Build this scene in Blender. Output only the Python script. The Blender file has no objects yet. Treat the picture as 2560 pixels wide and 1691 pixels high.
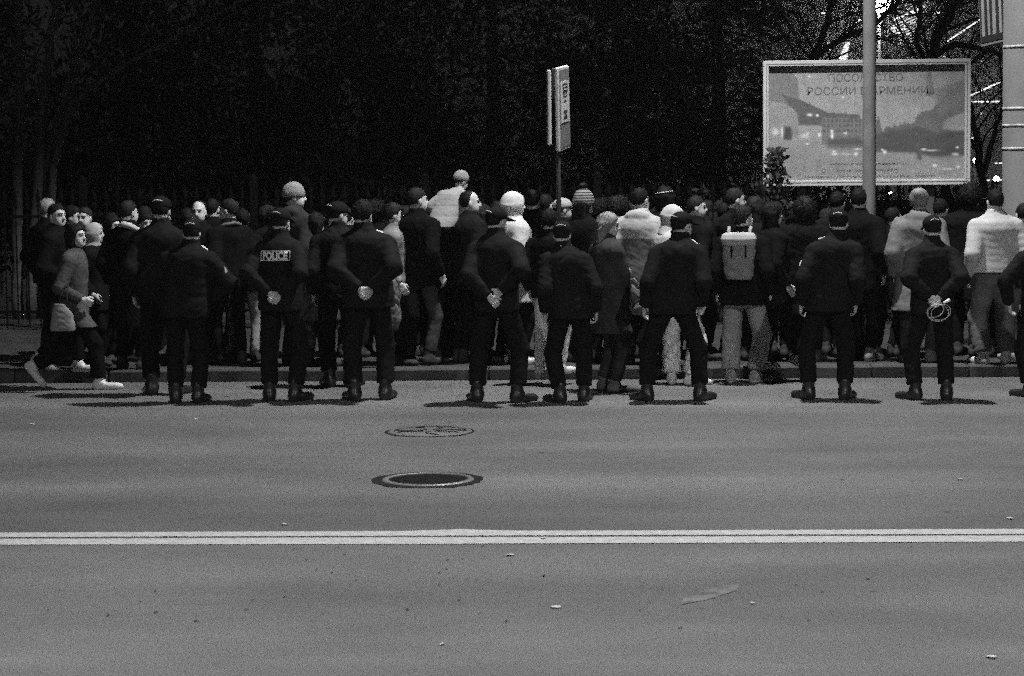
import bpy, math, random
import numpy as np
from mathutils import Vector, Matrix, noise
from mathutils.bvhtree import BVHTree

R = math.radians
scene = bpy.context.scene
COL = scene.collection
random.seed(7)

# ------------------------------------------------------------------ camera
CAM_H, FPX, YH, YAW, ROLL = 2.5, 5950.0, 350.0, 0.043, 0.0103     # photo is 2560 x 1691 px
pitch = math.atan((845.5 - YH) / FPX)
FW = np.array([-math.sin(YAW) * math.cos(pitch), math.cos(YAW) * math.cos(pitch), -math.sin(pitch)])
RT = np.array([math.cos(YAW), math.sin(YAW), 0.0])
UP = np.cross(RT, FW)
RT, UP = math.cos(ROLL) * RT - math.sin(ROLL) * UP, math.sin(ROLL) * RT + math.cos(ROLL) * UP
CAMP = np.array([0, 0, CAM_H])
cd = bpy.data.cameras.new('camera')
cam = bpy.data.objects.new('camera', cd)
COL.objects.link(cam)
m = Matrix(((RT[0], UP[0], -FW[0], 0), (RT[1], UP[1], -FW[1], 0), (RT[2], UP[2], -FW[2], CAM_H), (0, 0, 0, 1)))
cam.matrix_world = m
cd.sensor_width = 36.0
cd.lens = FPX / 2560 * 36.0
cd.clip_end = 2000
cd.clip_start = 0.1
scene.camera = cam

def ray(x, y):
    return FW + RT * (x - 1280) / FPX - UP * (y - 845.5) / FPX
def gp(x, y, z=0.0):
    "photo pixel -> point on the level z"
    d = ray(x, y)
    return CAMP + d * ((z - CAM_H) / d[2])
def px(x, y, Y):
    "photo pixel -> point at the depth Y"
    d = ray(x, y)
    return CAMP + d * (Y / d[1])

# ------------------------------------------------------------------ night sky, lamps, exposure
world = bpy.data.worlds.new('World')
scene.world = world
world.use_nodes = True
wn, wl = world.node_tree.nodes, world.node_tree.links
wn.clear()
sky = wn.new('ShaderNodeTexSky')
sky.sky_type = 'NISHITA'
sky.sun_disc = False
sky.sun_elevation = R(2)
sky.sun_rotation = R(180)
bw = wn.new('ShaderNodeRGBToBW')
bg = wn.new('ShaderNodeBackground')
bg.inputs['Strength'].default_value = 0.0045
wo = wn.new('ShaderNodeOutputWorld')
wl.new(sky.outputs[0], bw.inputs[0]); wl.new(bw.outputs[0], bg.inputs['Color']); wl.new(bg.outputs[0], wo.inputs[0])
vs = scene.view_settings
vs.view_transform = 'Standard'
vs.look = 'None'
vs.exposure = 0.0
vs.gamma = 1.0
vs.use_curve_mapping = False
LAMP_FAR, LAMP_NEAR = 8000.0, 4900.0      # lamp watts: the post in the picture, the row on the camera's side

scene.cycles.use_denoising = False            # fast film: the picture keeps its grain
scene.cycles.use_adaptive_sampling = True
scene.cycles.adaptive_threshold = 0.2
scene.cycles.adaptive_min_samples = 10
scene.render.filter_size = 2.35                  # soft lens
scene.cycles.max_bounces = 4
scene.cycles.diffuse_bounces = 2
scene.cycles.glossy_bounces = 2
scene.cycles.transparent_max_bounces = 8
scene.cycles.sample_clamp_indirect = 2.0
scene.cycles.sample_clamp_direct = 12.0
scene.cycles.caustics_reflective = False
scene.cycles.caustics_refractive = False

# ------------------------------------------------------------------ materials (black and white film: greys only)
MATS = {}
def mat(name, v, rough=0.8, var=0.15, scale=8.0, bump=0.0, bscale=60.0, spec=0.3, metal=0.0):
    if name in MATS: return MATS[name]
    mt = bpy.data.materials.new(name); mt.use_nodes = True
    n, l = mt.node_tree.nodes, mt.node_tree.links
    b = n['Principled BSDF']
    b.inputs['Roughness'].default_value = rough
    b.inputs['Specular IOR Level'].default_value = spec
    b.inputs['Metallic'].default_value = metal
    tc = n.new('ShaderNodeTexCoord')
    nz = n.new('ShaderNodeTexNoise'); nz.inputs['Scale'].default_value = scale; nz.inputs['Detail'].default_value = 5
    l.new(tc.outputs['Object'], nz.inputs['Vector'])
    rp = n.new('ShaderNodeMapRange')
    rp.inputs['From Min'].default_value = 0.3; rp.inputs['From Max'].default_value = 0.7
    rp.inputs['To Min'].default_value = v * (1 - var); rp.inputs['To Max'].default_value = v * (1 + var)
    l.new(nz.outputs[0], rp.inputs[0]); l.new(rp.outputs[0], b.inputs['Base Color'])
    if bump > 0:
        nb = n.new('ShaderNodeTexNoise'); nb.inputs['Scale'].default_value = bscale; nb.inputs['Detail'].default_value = 3
        l.new(tc.outputs['Object'], nb.inputs['Vector'])
        bp = n.new('ShaderNodeBump'); bp.inputs['Strength'].default_value = bump; bp.inputs['Distance'].default_value = 0.01
        l.new(nb.outputs[0], bp.inputs['Height']); l.new(bp.outputs[0], b.inputs['Normal'])
    MATS[name] = mt
    return mt
def emit(name, v, strength):
    if name in MATS: return MATS[name]
    mt = bpy.data.materials.new(name); mt.use_nodes = True
    b = mt.node_tree.nodes['Principled BSDF']
    b.inputs['Base Color'].default_value = (v, v, v, 1)
    b.inputs['Emission Color'].default_value = (v, v, v, 1)
    b.inputs['Emission Strength'].default_value = strength
    MATS[name] = mt
    return mt
def cloth(v, rough=0.9):
    v = round(v * .5 if v < .03 else v, 4)
    return mat('fabric_grey_%04d' % int(v * 10000), v, rough, 0.28 if v < .2 else .10, 9.0, 0.35 if v < .2 else .10, 45.0, 0.04 if v < .05 else 0.15)

def asphalt():
    mt = bpy.data.materials.new('asphalt'); mt.use_nodes = True
    n, l = mt.node_tree.nodes, mt.node_tree.links
    b = n['Principled BSDF']
    b.inputs['Roughness'].default_value = 0.85
    b.inputs['Specular IOR Level'].default_value = 0.12
    tc = n.new('ShaderNodeTexCoord')
    def noise(scale, sx, sy, detail=4):
        mp = n.new('ShaderNodeMapping'); mp.inputs['Scale'].default_value = (sx, sy, 1)
        nz = n.new('ShaderNodeTexNoise'); nz.inputs['Scale'].default_value = scale; nz.inputs['Detail'].default_value = detail
        l.new(tc.outputs['Object'], mp.inputs[0]); l.new(mp.outputs[0], nz.inputs['Vector'])
        return nz
    def rng(src, f0, f1, t0, t1):
        r = n.new('ShaderNodeMapRange')
        for k, v in zip(('From Min', 'From Max', 'To Min', 'To Max'), (f0, f1, t0, t1)): r.inputs[k].default_value = v
        l.new(src, r.inputs[0]); return r.outputs[0]
    def mul(a, c):
        q = n.new('ShaderNodeMath'); q.operation = 'MULTIPLY'; l.new(a, q.inputs[0]); l.new(c, q.inputs[1]); return q.outputs[0]
    lane = rng(noise(1.0, 0.06, 0.55).outputs[0], 0.3, 0.7, 0.74, 1.2)          # worn wheel tracks
    blot = rng(noise(0.9, 0.55, 1.0, 6).outputs[0], 0.3, 0.7, 0.80, 1.18)              # patches
    grit = rng(noise(140.0, 1, 1, 2).outputs[0], 0.3, 0.7, 0.5, 1.5)           # aggregate
    vor = n.new('ShaderNodeTexVoronoi'); vor.inputs['Scale'].default_value = 1.5
    l.new(tc.outputs['Object'], vor.inputs['Vector'])
    pit = rng(vor.outputs['Distance'], 0.03, 0.055, 0.3, 1.0)                    # dark pits and specks
    msk = rng(noise(0.35, 1, 1, 2).outputs[0], 0.42, 0.5, 0.0, 1.0)
    mx = n.new('ShaderNodeMix'); mx.data_type = 'FLOAT'
    mx.inputs[2].default_value = 1.0
    l.new(msk, mx.inputs[0]); l.new(pit, mx.inputs[3])
    base = n.new('ShaderNodeValue'); base.outputs[0].default_value = 0.122
    col = mul(mul(mul(base.outputs[0], lane), blot), mul(grit, mx.outputs[0]))
    l.new(col, b.inputs['Base Color'])
    bp = n.new('ShaderNodeBump'); bp.inputs['Strength'].default_value = 0.5; bp.inputs['Distance'].default_value = 0.006
    l.new(grit, bp.inputs['Height']); l.new(bp.outputs[0], b.inputs['Normal'])
    return mt

# ------------------------------------------------------------------ mesh helpers
def new_obj(name, me, parent=None):
    o = bpy.data.objects.new(name, me); COL.objects.link(o)
    if parent: o.parent = parent
    return o
def tag(o, label=None, cat=None, group=None, kind=None):
    if label: o['label'] = label
    if cat: o['category'] = cat
    if group: o['group'] = group
    if kind: o['kind'] = kind
    return o
def empty(name, loc=(0, 0, 0), rz=0.0):
    o = bpy.data.objects.new(name, None); COL.objects.link(o)
    o.location = loc; o.rotation_euler = (0, 0, rz); o.empty_display_size = 0.1
    return o
def quads_mesh(name, V, Q, mats, mi=None, smooth=True):
    me = bpy.data.meshes.new(name)
    V = np.asarray(V, np.float32); Q = np.asarray(Q, np.int32)
    me.vertices.add(len(V)); me.vertices.foreach_set('co', V.ravel())
    me.loops.add(Q.size); me.loops.foreach_set('vertex_index', Q.ravel())
    me.polygons.add(len(Q)); me.polygons.foreach_set('loop_start', np.arange(0, Q.size, 4, dtype=np.int32))
    me.polygons.foreach_set('use_smooth', np.full(len(Q), smooth))
    for x in (mats if isinstance(mats, (list, tuple)) else [mats]): me.materials.append(x)
    if mi is not None: me.polygons.foreach_set('material_index', np.asarray(mi, np.int32))
    me.update(calc_edges=True)
    return me
class MB:
    "collects plain shapes into one mesh"
    def __init__(s): s.v = []; s.f = []; s.m = []
    def add(s, v, f, mi=0):
        o = len(s.v); s.v += [tuple(p) for p in v]
        for q in f: s.f.append(tuple(o + i for i in q)); s.m.append(mi)
    def box(s, c, h, mi=0, bev=0.0, rz=0.0):
        x, y, z = h; b = min(bev, x * .9, y * .9, z * .9)
        vs_ = []
        if b <= 0:
            vs_ = [(i * x, j * y, k * z) for i in (-1, 1) for j in (-1, 1) for k in (-1, 1)]
            fs = [(0, 1, 3, 2), (4, 6, 7, 5), (0, 4, 5, 1), (2, 3, 7, 6), (0, 2, 6, 4), (1, 5, 7, 3)]
        else:
            ring = [(-x + b, -y), (x - b, -y), (x, -y + b), (x, y - b), (x - b, y), (-x + b, y), (-x, y - b), (-x, -y + b)]
            for zz, sc in ((-z, 1), (-z + b, 0), (z - b, 0), (z, 1)):
                for (u, w) in ring:
                    if sc: u, w = u * (1 - b / x), w * (1 - b / y)
                    vs_.append((u, w, zz))
            fs = [tuple(range(7, -1, -1)), tuple(range(24, 32))]
            for r_ in range(3):
                for i in range(8): fs.append((r_ * 8 + i, r_ * 8 + (i + 1) % 8, r_ * 8 + 8 + (i + 1) % 8, r_ * 8 + 8 + i))
        cs, sn = math.cos(rz), math.sin(rz)
        s.add([(c[0] + p[0] * cs - p[1] * sn, c[1] + p[0] * sn + p[1] * cs, c[2] + p[2]) for p in vs_], fs, mi)
    def tube(s, pts, rad, n=8, mi=0, caps=True):
        pts = [Vector(p) for p in pts]
        if not isinstance(rad, (list, tuple)): rad = [rad] * len(pts)
        o = len(s.v); ref = None
        for i, p in enumerate(pts):
            t = (pts[min(i + 1, len(pts) - 1)] - pts[max(i - 1, 0)]).normalized()
            if ref is None: ref = Vector((0, 0, 1)) if abs(t.z) < .9 else Vector((1, 0, 0))
            a = t.cross(ref)
            if a.length < 1e-4: a = t.orthogonal()
            a.normalize(); b_ = a.cross(t).normalized(); ref = b_
            for k in range(n):
                an = 2 * math.pi * k / n
                q = p + a * (rad[i] * math.cos(an)) + b_ * (rad[i] * math.sin(an)); s.v.append(tuple(q))
        for i in range(len(pts) - 1):
            for k in range(n):
                s.f.append((o + i * n + k, o + i * n + (k + 1) % n, o + (i + 1) * n + (k + 1) % n, o + (i + 1) * n + k)); s.m.append(mi)
        if caps:
            s.f.append(tuple(o + k for k in range(n - 1, -1, -1))); s.m.append(mi)
            e = o + (len(pts) - 1) * n
            s.f.append(tuple(e + k for k in range(n))); s.m.append(mi)
    def lathe(s, prof, n=16, c=(0, 0, 0), mi=0):
        o = len(s.v)
        for r_, z in prof:
            for k in range(n):
                an = 2 * math.pi * k / n
                s.v.append((c[0] + r_ * math.cos(an), c[1] + r_ * math.sin(an), c[2] + z))
        for i in range(len(prof) - 1):
            for k in range(n):
                s.f.append((o + i * n + k, o + i * n + (k + 1) % n, o + (i + 1) * n + (k + 1) % n, o + (i + 1) * n + k)); s.m.append(mi)
    def mesh(s, name, mats, smooth=False):
        me = bpy.data.meshes.new(name)
        me.from_pydata(s.v, [], s.f)
        for x in (mats if isinstance(mats, (list, tuple)) else [mats]): me.materials.append(x)
        me.polygons.foreach_set('material_index', np.array(s.m, np.int32))
        if smooth: me.polygons.foreach_set('use_smooth', np.ones(len(s.f), bool))
        me.update()
        return me
    def build(s, name, mats, parent=None, smooth=False):
        return new_obj(name, s.mesh(name, mats, smooth), parent)
def text_geo(body, size, bold=0.0, depth=0.0):
    "letters as triangles: (verts, faces), centred, in the XY plane"
    cu = bpy.data.curves.new('lettering', 'FONT'); cu.body = body; cu.size = size; cu.offset = bold; cu.extrude = depth
    cu.align_x = 'CENTER'; cu.align_y = 'CENTER'; cu.resolution_u = 3
    o = bpy.data.objects.new('lettering', cu); COL.objects.link(o)
    dg = bpy.context.evaluated_depsgraph_get(); dg.update()
    ev = o.evaluated_get(dg); me = ev.to_mesh()
    v = [tuple(p.co) for p in me.vertices]; f = [tuple(p.vertices) for p in me.polygons]
    ev.to_mesh_clear(); bpy.data.objects.remove(o); bpy.data.curves.remove(cu)
    return v, f

# ------------------------------------------------------------------ implicit surfaces (bodies, clothes, bags)
class Field:
    def __init__(s, lo, hi, h):
        s.lo = np.array(lo, float); s.h = h
        s.n = np.ceil((np.array(hi, float) - s.lo) / h).astype(int) + 1
        s.F = np.full(s.n, 0.3, np.float32)
        s.ax = [(s.lo[i] + h * np.arange(s.n[i])).astype(np.float32) for i in range(3)]
    def sl(s, lo, hi):
        a = np.clip(np.floor((np.array(lo) - s.lo) / s.h).astype(int), 0, s.n)
        b = np.clip(np.ceil((np.array(hi) - s.lo) / s.h).astype(int) + 1, 0, s.n)
        return tuple(slice(i, j) for i, j in zip(a, b))
    def xyz(s, q): return s.ax[0][q[0]][:, None, None], s.ax[1][q[1]][None, :, None], s.ax[2][q[2]][None, None, :]
    def put(s, q, d, k, op='u'):
        A = s.F[q]
        if op == 'u':
            t = np.clip(.5 + .5 * (A - d) / k, 0, 1); s.F[q] = A * (1 - t) + d * t - k * t * (1 - t)
        else:
            d = -d; t = np.clip(.5 - .5 * (A - d) / k, 0, 1); s.F[q] = A * (1 - t) + d * t + k * t * (1 - t)
    def cap(s, a, b, ra, rb, k=.02, flat=False, op='u'):
        a = np.array(a, float); b = np.array(b, float); r_ = max(ra, rb) + k + 2 * s.h
        q = s.sl(np.minimum(a, b) - r_, np.maximum(a, b) + r_); X, Y, Z = s.xyz(q)
        ba = b - a; L2 = max(ba @ ba, 1e-9)
        t = ((X - a[0]) * ba[0] + (Y - a[1]) * ba[1] + (Z - a[2]) * ba[2]) / L2
        tc = np.clip(t, 0, 1)
        d = np.sqrt((X - a[0] - tc * ba[0]) ** 2 + (Y - a[1] - tc * ba[1]) ** 2 + (Z - a[2] - tc * ba[2]) ** 2) - (ra + (rb - ra) * tc)
        if flat: d = np.maximum(d, (t - 1) * math.sqrt(L2))
        s.put(q, d.astype(np.float32), k, op)
    def ell(s, c, r_, k=.02, op='u', fn=None):
        c = np.array(c, float); r_ = np.array(r_, float); e = k + 2 * s.h
        q = s.sl(c - r_ - e, c + r_ + e); X, Y, Z = s.xyz(q)
        u, v, w = (X - c[0]) / r_[0], (Y - c[1]) / r_[1], (Z - c[2]) / r_[2]
        k0 = np.sqrt(u * u + v * v + w * w); k1 = np.sqrt((u / r_[0]) ** 2 + (v / r_[1]) ** 2 + (w / r_[2]) ** 2) + 1e-6
        d = k0 * (k0 - 1) / k1
        if fn:
            e_ = fn(X, Y, Z); t_ = np.clip(.5 + .5 * (d - e_) / .018, 0, 1); d = e_ * (1 - t_) + d * t_ + .018 * t_ * (1 - t_)
        s.put(q, d.astype(np.float32), k, op)
    def loft(s, tab, k=.02, n=2.4, fn=None):
        "tab rows: z, half width, half depth, centre x, centre y"
        T = np.array(sorted(tab)); e = k + 2 * s.h
        lo = (min(T[:, 3] - T[:, 1]) - e, min(T[:, 4] - T[:, 2]) - e, T[0, 0] - e)
        hi = (max(T[:, 3] + T[:, 1]) + e, max(T[:, 4] + T[:, 2]) + e, T[-1, 0] + e)
        q = s.sl(lo, hi); X, Y, Z = s.xyz(q)
        A, B, CX, CY = [np.interp(Z, T[:, 0], T[:, i]) for i in (1, 2, 3, 4)]
        d = (((np.abs(X - CX) / A) ** n + (np.abs(Y - CY) / B) ** n) ** (1 / n) - 1) * np.minimum(A, B)
        d = np.maximum(d, np.maximum(Z - T[-1, 0], T[0, 0] - Z))
        if fn: d = np.maximum(d, fn(X, Y, Z))
        s.put(q, d.astype(np.float32), k)
    def rbox(s, c, hf, r_, k=.01, op='u', rot=None):
        c = np.array(c, float); hf = np.array(hf, float); e = np.linalg.norm(hf) + r_ + k + s.h
        q = s.sl(c - e, c + e); X, Y, Z = s.xyz(q)
        P = [X - c[0], Y - c[1], Z - c[2]]
        if rot is not None:
            P = [rot[0, i] * P[0] + rot[1, i] * P[1] + rot[2, i] * P[2] for i in range(3)]
        u = [np.abs(P[i]) - (hf[i] - r_) for i in range(3)]
        d = np.sqrt(sum(np.maximum(w, 0) ** 2 for w in u)) + np.minimum(np.maximum(u[0], np.maximum(u[1], u[2])), 0) - r_
        s.put(q, d.astype(np.float32), k, op)
    def mesh(s):
        F = s.F; S = F < 0; nx, ny, nz = F.shape
        c = np.zeros((nx - 1, ny - 1, nz - 1), np.int8)
        offs = [(i, j, k) for i in (0, 1) for j in (0, 1) for k in (0, 1)]
        for (i, j, k) in offs: c += S[i:nx - 1 + i, j:ny - 1 + j, k:nz - 1 + k]
        act = (c > 0) & (c < 8)
        I = np.argwhere(act)
        if len(I) == 0: return np.zeros((0, 3)), np.zeros((0, 4), int), np.zeros((0, 3))
        idx = np.full(act.shape, -1, np.int32); idx[act] = np.arange(len(I))
        val = np.stack([F[I[:, 0] + i, I[:, 1] + j, I[:, 2] + k] for (i, j, k) in offs], 1)
        pos = np.zeros((len(I), 3)); cnt = np.zeros(len(I))
        for a in range(8):
            for b in range(a + 1, 8):
                d = np.abs(np.array(offs[a]) - np.array(offs[b]))
                if d.sum() != 1: continue
                va, vb = val[:, a], val[:, b]; mm = (va < 0) != (vb < 0)
                t = np.where(mm, va / np.where(np.abs(va - vb) < 1e-9, 1, va - vb), 0)
                pos += np.where(mm[:, None], np.array(offs[a]) + t[:, None] * (np.array(offs[b]) - np.array(offs[a])), 0); cnt += mm
        P = s.lo + (I + pos / cnt[:, None]) * s.h
        g = np.stack([val[:, [4, 5, 6, 7]].mean(1) - val[:, [0, 1, 2, 3]].mean(1), val[:, [2, 3, 6, 7]].mean(1) - val[:, [0, 1, 4, 5]].mean(1),
                      val[:, [1, 3, 5, 7]].mean(1) - val[:, [0, 2, 4, 6]].mean(1)], 1)
        N = g / (np.linalg.norm(g, axis=1, keepdims=True) + 1e-9)
        Q = []
        E_ = np.argwhere(S[:-1, 1:-1, 1:-1] != S[1:, 1:-1, 1:-1]) + np.array([0, 1, 1])
        for ax_ in range(3):
            o1, o2 = [(1, 2), (2, 0), (0, 1)][ax_]
            sa = [slice(1, -1)] * 3; sb = [slice(1, -1)] * 3; sa[ax_] = slice(0, -1); sb[ax_] = slice(1, None)
            A, B = S[tuple(sa)], S[tuple(sb)]
            E_ = np.argwhere(A != B)
            inside = A[E_[:, 0], E_[:, 1], E_[:, 2]]
            off = np.ones(3, int); off[ax_] = 0
            E_ = E_ + off
            def at(d1, d2):
                e = E_.copy(); e[:, o1] -= d1; e[:, o2] -= d2
                return idx[e[:, 0], e[:, 1], e[:, 2]]
            q = np.stack([at(1, 1), at(0, 1), at(0, 0), at(1, 0)], 1)
            q[~inside] = q[~inside][:, ::-1]
            Q.append(q)
        Q = np.concatenate(Q)
        Q = Q[(Q >= 0).all(1)]
        return P, Q, N

def folds(P, seed, amp, wl=.11, flat=1.6):
    "cloth wrinkles: warped crests that mostly run across"
    rg = np.random.RandomState(seed)
    q = P + .035 * np.sin(P[:, [1, 2, 0]] * 13 + rg.rand(3) * 6)
    out = np.zeros(len(P))
    for i in range(7):
        d = rg.randn(3); d[2] *= flat; d /= np.linalg.norm(d)
        w = wl * (.55 + rg.rand())
        v = np.sin(q @ d * (2 * math.pi / w) + rg.rand() * 6)
        out += (1 - 2 * np.abs(v)) * .5 + .4 * v
    return amp * out / 3

# ------------------------------------------------------------------ heads, hair, hats, hands, shoes (modelled once, reused)
def head_geo(female=False, h=.0078):
    F = Field((-.13, -.16, -.30), (.13, .17, .16), h)
    j = .9 if female else 1.0
    F.ell((0, -.012, .030), (.077, .097, .096), .01)
    F.ell((0, .022, -.030), (.064 * (.96 if female else 1), .074, .092), .03)
    F.ell((0, .044, -.088), (.034 * j, .034, .026), .035)
    for sx in (-1, 1):
        F.ell((sx * .036, .040, -.055), (.026 * j, .04, .04), .03)          # cheeks and jaw
        F.cap((sx * .012, .088, .026), (sx * .042, .080, .026), .011, .010, .012)      # brow
        F.ell((sx * .031, .095, .006), (.017, .014, .011), .01, 'd')          # eye sockets
        F.ell((sx * .031, .080, .006), (.0125, .0115, .0105), .003)
        F.ell((sx * .079, -.006, -.010), (.011, .021, .034), .006)          # ears
    F.cap((0, .090, .014), (0, .108, -.026), .009, .0135, .012)               # nose
    F.ell((.011, .098, -.030), (.009, .011, .008), .006); F.ell((-.011, .098, -.030), (.009, .011, .008), .006)
    F.cap((-.019, .083, -.062), (.019, .083, -.062), .0085, .0085, .008)         # lips
    F.cap((-.017, .094, -.0625), (.017, .094, -.0625), .003, .003, .004, op='d')
    nr = .046 if female else .056
    F.cap((0, -.020, -.05), (0, -.040, -.26), nr, nr + .012, .035)
    V, Q, N = F.mesh()
    C = V[Q].mean(1); mi = np.zeros(len(Q), int)
    for sx in (-1, 1):
        e = (np.abs(C[:, 0] - sx * .031) < .015) & (np.abs(C[:, 2] - .006) < .0085) & (C[:, 1] > .07)
        br = (np.abs(C[:, 0] - sx * .030) < .022) & (np.abs(C[:, 2] - (.030)) < .007) & (C[:, 1] > .068)
        mi[e | br] = 1
    mi[(np.abs(C[:, 0]) < .024) & (np.abs(C[:, 2] + .062) < .011) & (C[:, 1] > .075)] = 2
    return V, Q, mi
HEAD = {(f_, far): head_geo(f_, .012 if far else .0083) for f_ in (False, True) for far in (False, True)}

def hairline(pts):
    pts = sorted(pts); xs = [p[0] for p in pts]; zs = [p[1] for p in pts]
    return lambda X, Y, Z: np.interp(Y, xs, zs) - Z
def hair_geo(kind):
    F = Field((-.22, -.26, -.42), (.22, .22, .24), .0105)
    rg = np.random.RandomState(len(kind)); amp, wl = .0025, .022
    if kind == 'short':
        F.ell((0, -.014, .031), (.083, .104, .104), .01, fn=hairline([(-.2, -.13), (-.10, -.12), (-.06, -.10), (-.03, -.055), (-.005, -.02), (.02, .025), (.06, .055), (.1, .075), (.2, .075)]))
    elif kind == 'receding':
        F.ell((0, -.018, .028), (.085, .103, .102), .01, fn=hairline([(-.2, -.09), (-.10, -.085), (-.05, -.06), (-.012, -.01), (.0, .06), (.03, .115), (.2, .2)]))
    elif kind == 'full':
        F.ell((0, -.014, .036), (.092, .113, .110), .01, fn=hairline([(-.2, -.12), (-.10, -.11), (-.05, -.09), (-.012, -.03), (.02, .02), (.06, .055), (.1, .07), (.2, .07)])); amp, wl = .005, .03
    elif kind == 'curly':
        F.ell((0, -.022, .032), (.128, .135, .122), .01, fn=hairline([(-.2, -.14), (-.10, -.14), (-.03, -.11), (.02, -.03), (.05, .05), (.1, .07), (.2, .07)])); amp, wl = .009, .032
    elif kind == 'long':
        F.ell((0, -.014, .034), (.094, .112, .106), .01, fn=hairline([(-.2, -.2), (-.01, -.15), (.03, -.03), (.055, .05), (.1, .08), (.2, .08)]))
        F.loft([(.02, .088, .07, 0, -.045), (-.10, .095, .060, 0, -.055), (-.20, .098, .050, 0, -.065), (-.30, .080, .034, 0, -.080)], .04); amp, wl = .006, .04
    elif kind == 'bob':
        F.ell((0, -.014, .034), (.098, .115, .108), .01, fn=hairline([(-.2, -.2), (-.01, -.15), (.03, -.03), (.055, .05), (.1, .08), (.2, .08)]))
        F.loft([(.02, .096, .08, 0, -.035), (-.08, .104, .075, 0, -.035), (-.155, .09, .055, 0, -.045)], .04); amp, wl = .006, .04
    elif kind == 'bun':
        F.ell((0, -.014, .034), (.100, .117, .110), .01, fn=hairline([(-.2, -.11), (-.10, -.10), (-.05, -.07), (-.012, -.01), (.02, .03), (.06, .055), (.1, .075), (.2, .075)]))
        F.ell((0, -.09, .085), (.062, .055, .050), .03); amp, wl = .004, .025
    elif kind == 'beanie':
        F.ell((0, -.012, .040), (.096, .114, .114), .01, fn=lambda X, Y, Z: .022 + .12 * Y - Z)
        F.loft([(-.002, .089, .107, 0, -.012), (.012, .098, .117, 0, -.012), (.050, .098, .117, 0, -.012), (.062, .092, .11, 0, -.012)], .01, 2.0); amp, wl = .003, .05
    elif kind == 'pompom_hat':
        F.ell((0, -.012, .050), (.102, .118, .122), .01, fn=lambda X, Y, Z: .012 + .1 * Y - Z)
        F.loft([(-.012, .090, .108, 0, -.012), (.0, .104, .121, 0, -.012), (.052, .106, .123, 0, -.012), (.066, .096, .113, 0, -.012)], .01, 2.0); amp, wl = .004, .04
    elif kind == 'pompom':
        F.ell((0, -.012, .195), (.042, .042, .036), .01); amp, wl = .010, .03
    elif kind == 'hood':
        F.ell((0, -.022, .018), (.116, .136, .132), .01)
        F.loft([(.0, .108, .115, 0, -.03), (-.10, .100, .100, 0, -.03), (-.17, .125, .105, 0, -.035), (-.22, .16, .11, 0, -.035)], .04)
        F.ell((0, .125, -.02), (.078, .10, .098), .02, 'd'); amp, wl = .003, .12
    elif kind == 'hood_down':
        F.ell((0, -.075, -.150), (.135, .070, .060), .02); F.ell((0, -.055, -.105), (.115, .055, .045), .03)
        F.cap((0, -.03, -.02), (0, -.02, -.14), .060, .066, .02, op='d'); amp, wl = .008, .09
    elif kind == 'cap':
        F.ell((0, -.010, .046), (.094, .111, .094), .01, fn=lambda X, Y, Z: .020 + .10 * np.maximum(Y, 0) - Z); amp, wl = .002, .1
    elif kind == 'brim':
        F.rbox((0, .130, .030), (.072, .062, .006), .005, rot=np.array(Matrix.Rotation(R(-14), 3, 'X'))); amp = 0
        F.ell((0, .0, .035), (.088, .104, .05), .004, 'd')
    elif kind == 'cap_hair':
        F.ell((0, -.014, .028), (.085, .105, .10), .01, fn=hairline([(-.2, -.13), (-.10, -.12), (-.06, -.10), (-.03, -.055), (-.005, -.02), (.02, .03), (.2, .05)]))
    V, Q, N = F.mesh()
    if amp:
        zs = 1.0 if kind in ('curly', 'pompom', 'hood', 'hood_down') else .3
        d = np.array([noise.noise(Vector((p_[0] / wl, p_[1] / wl, p_[2] * zs / wl))) + .6 * noise.noise(Vector((p_[0] * 2.1 / wl, p_[1] * 2.1 / wl, p_[2] * 2.1 * zs / wl))) for p_ in V]) * 4.0
        V = V + N * (amp * d / 3)[:, None]
    if kind in ('short', 'receding', 'full', 'curly', 'long', 'bob', 'bun', 'cap_hair'):
        n = {'curly': 420, 'long': 170, 'bob': 200}.get(kind, 260); L = {'curly': .045, 'long': .05, 'bob': .04, 'full': .03, 'bun': .025}.get(kind, .024)
        i = rg.randint(0, len(V), n); c = V[i]; nn = N[i]
        t_ = np.cross(nn, rg.randn(n, 3)) * (.9 if kind == 'curly' else .35) + np.array((0, -.25, -1.0)) * (.4 if kind == 'curly' else 1)
        t_ -= nn * (t_ * nn).sum(1, keepdims=True); t_ += nn * (.5 if kind == 'curly' else .05 if kind in ('long', 'bob', 'bun') else .20); t_ /= np.linalg.norm(t_, axis=1, keepdims=True)
        w_ = np.cross(t_, nn); w_ /= np.linalg.norm(w_, axis=1, keepdims=True) + 1e-6
        l_ = (L * (.5 + rg.rand(n)))[:, None]; c = c - nn * .004
        T4 = np.stack([c - w_ * .006, c + t_ * l_ * .6 - w_ * .004 + nn * .003, c + t_ * l_, c + w_ * .006 + t_ * l_ * .2], 1).reshape(-1, 3)
        Q = np.concatenate([Q, np.arange(4 * n).reshape(-1, 4) + len(V)]); V = np.concatenate([V, T4])
    return V, Q
HAIR = {}
def hair(kind):
    if kind not in HAIR: HAIR[kind] = hair_geo(kind)
    return HAIR[kind]

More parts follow.
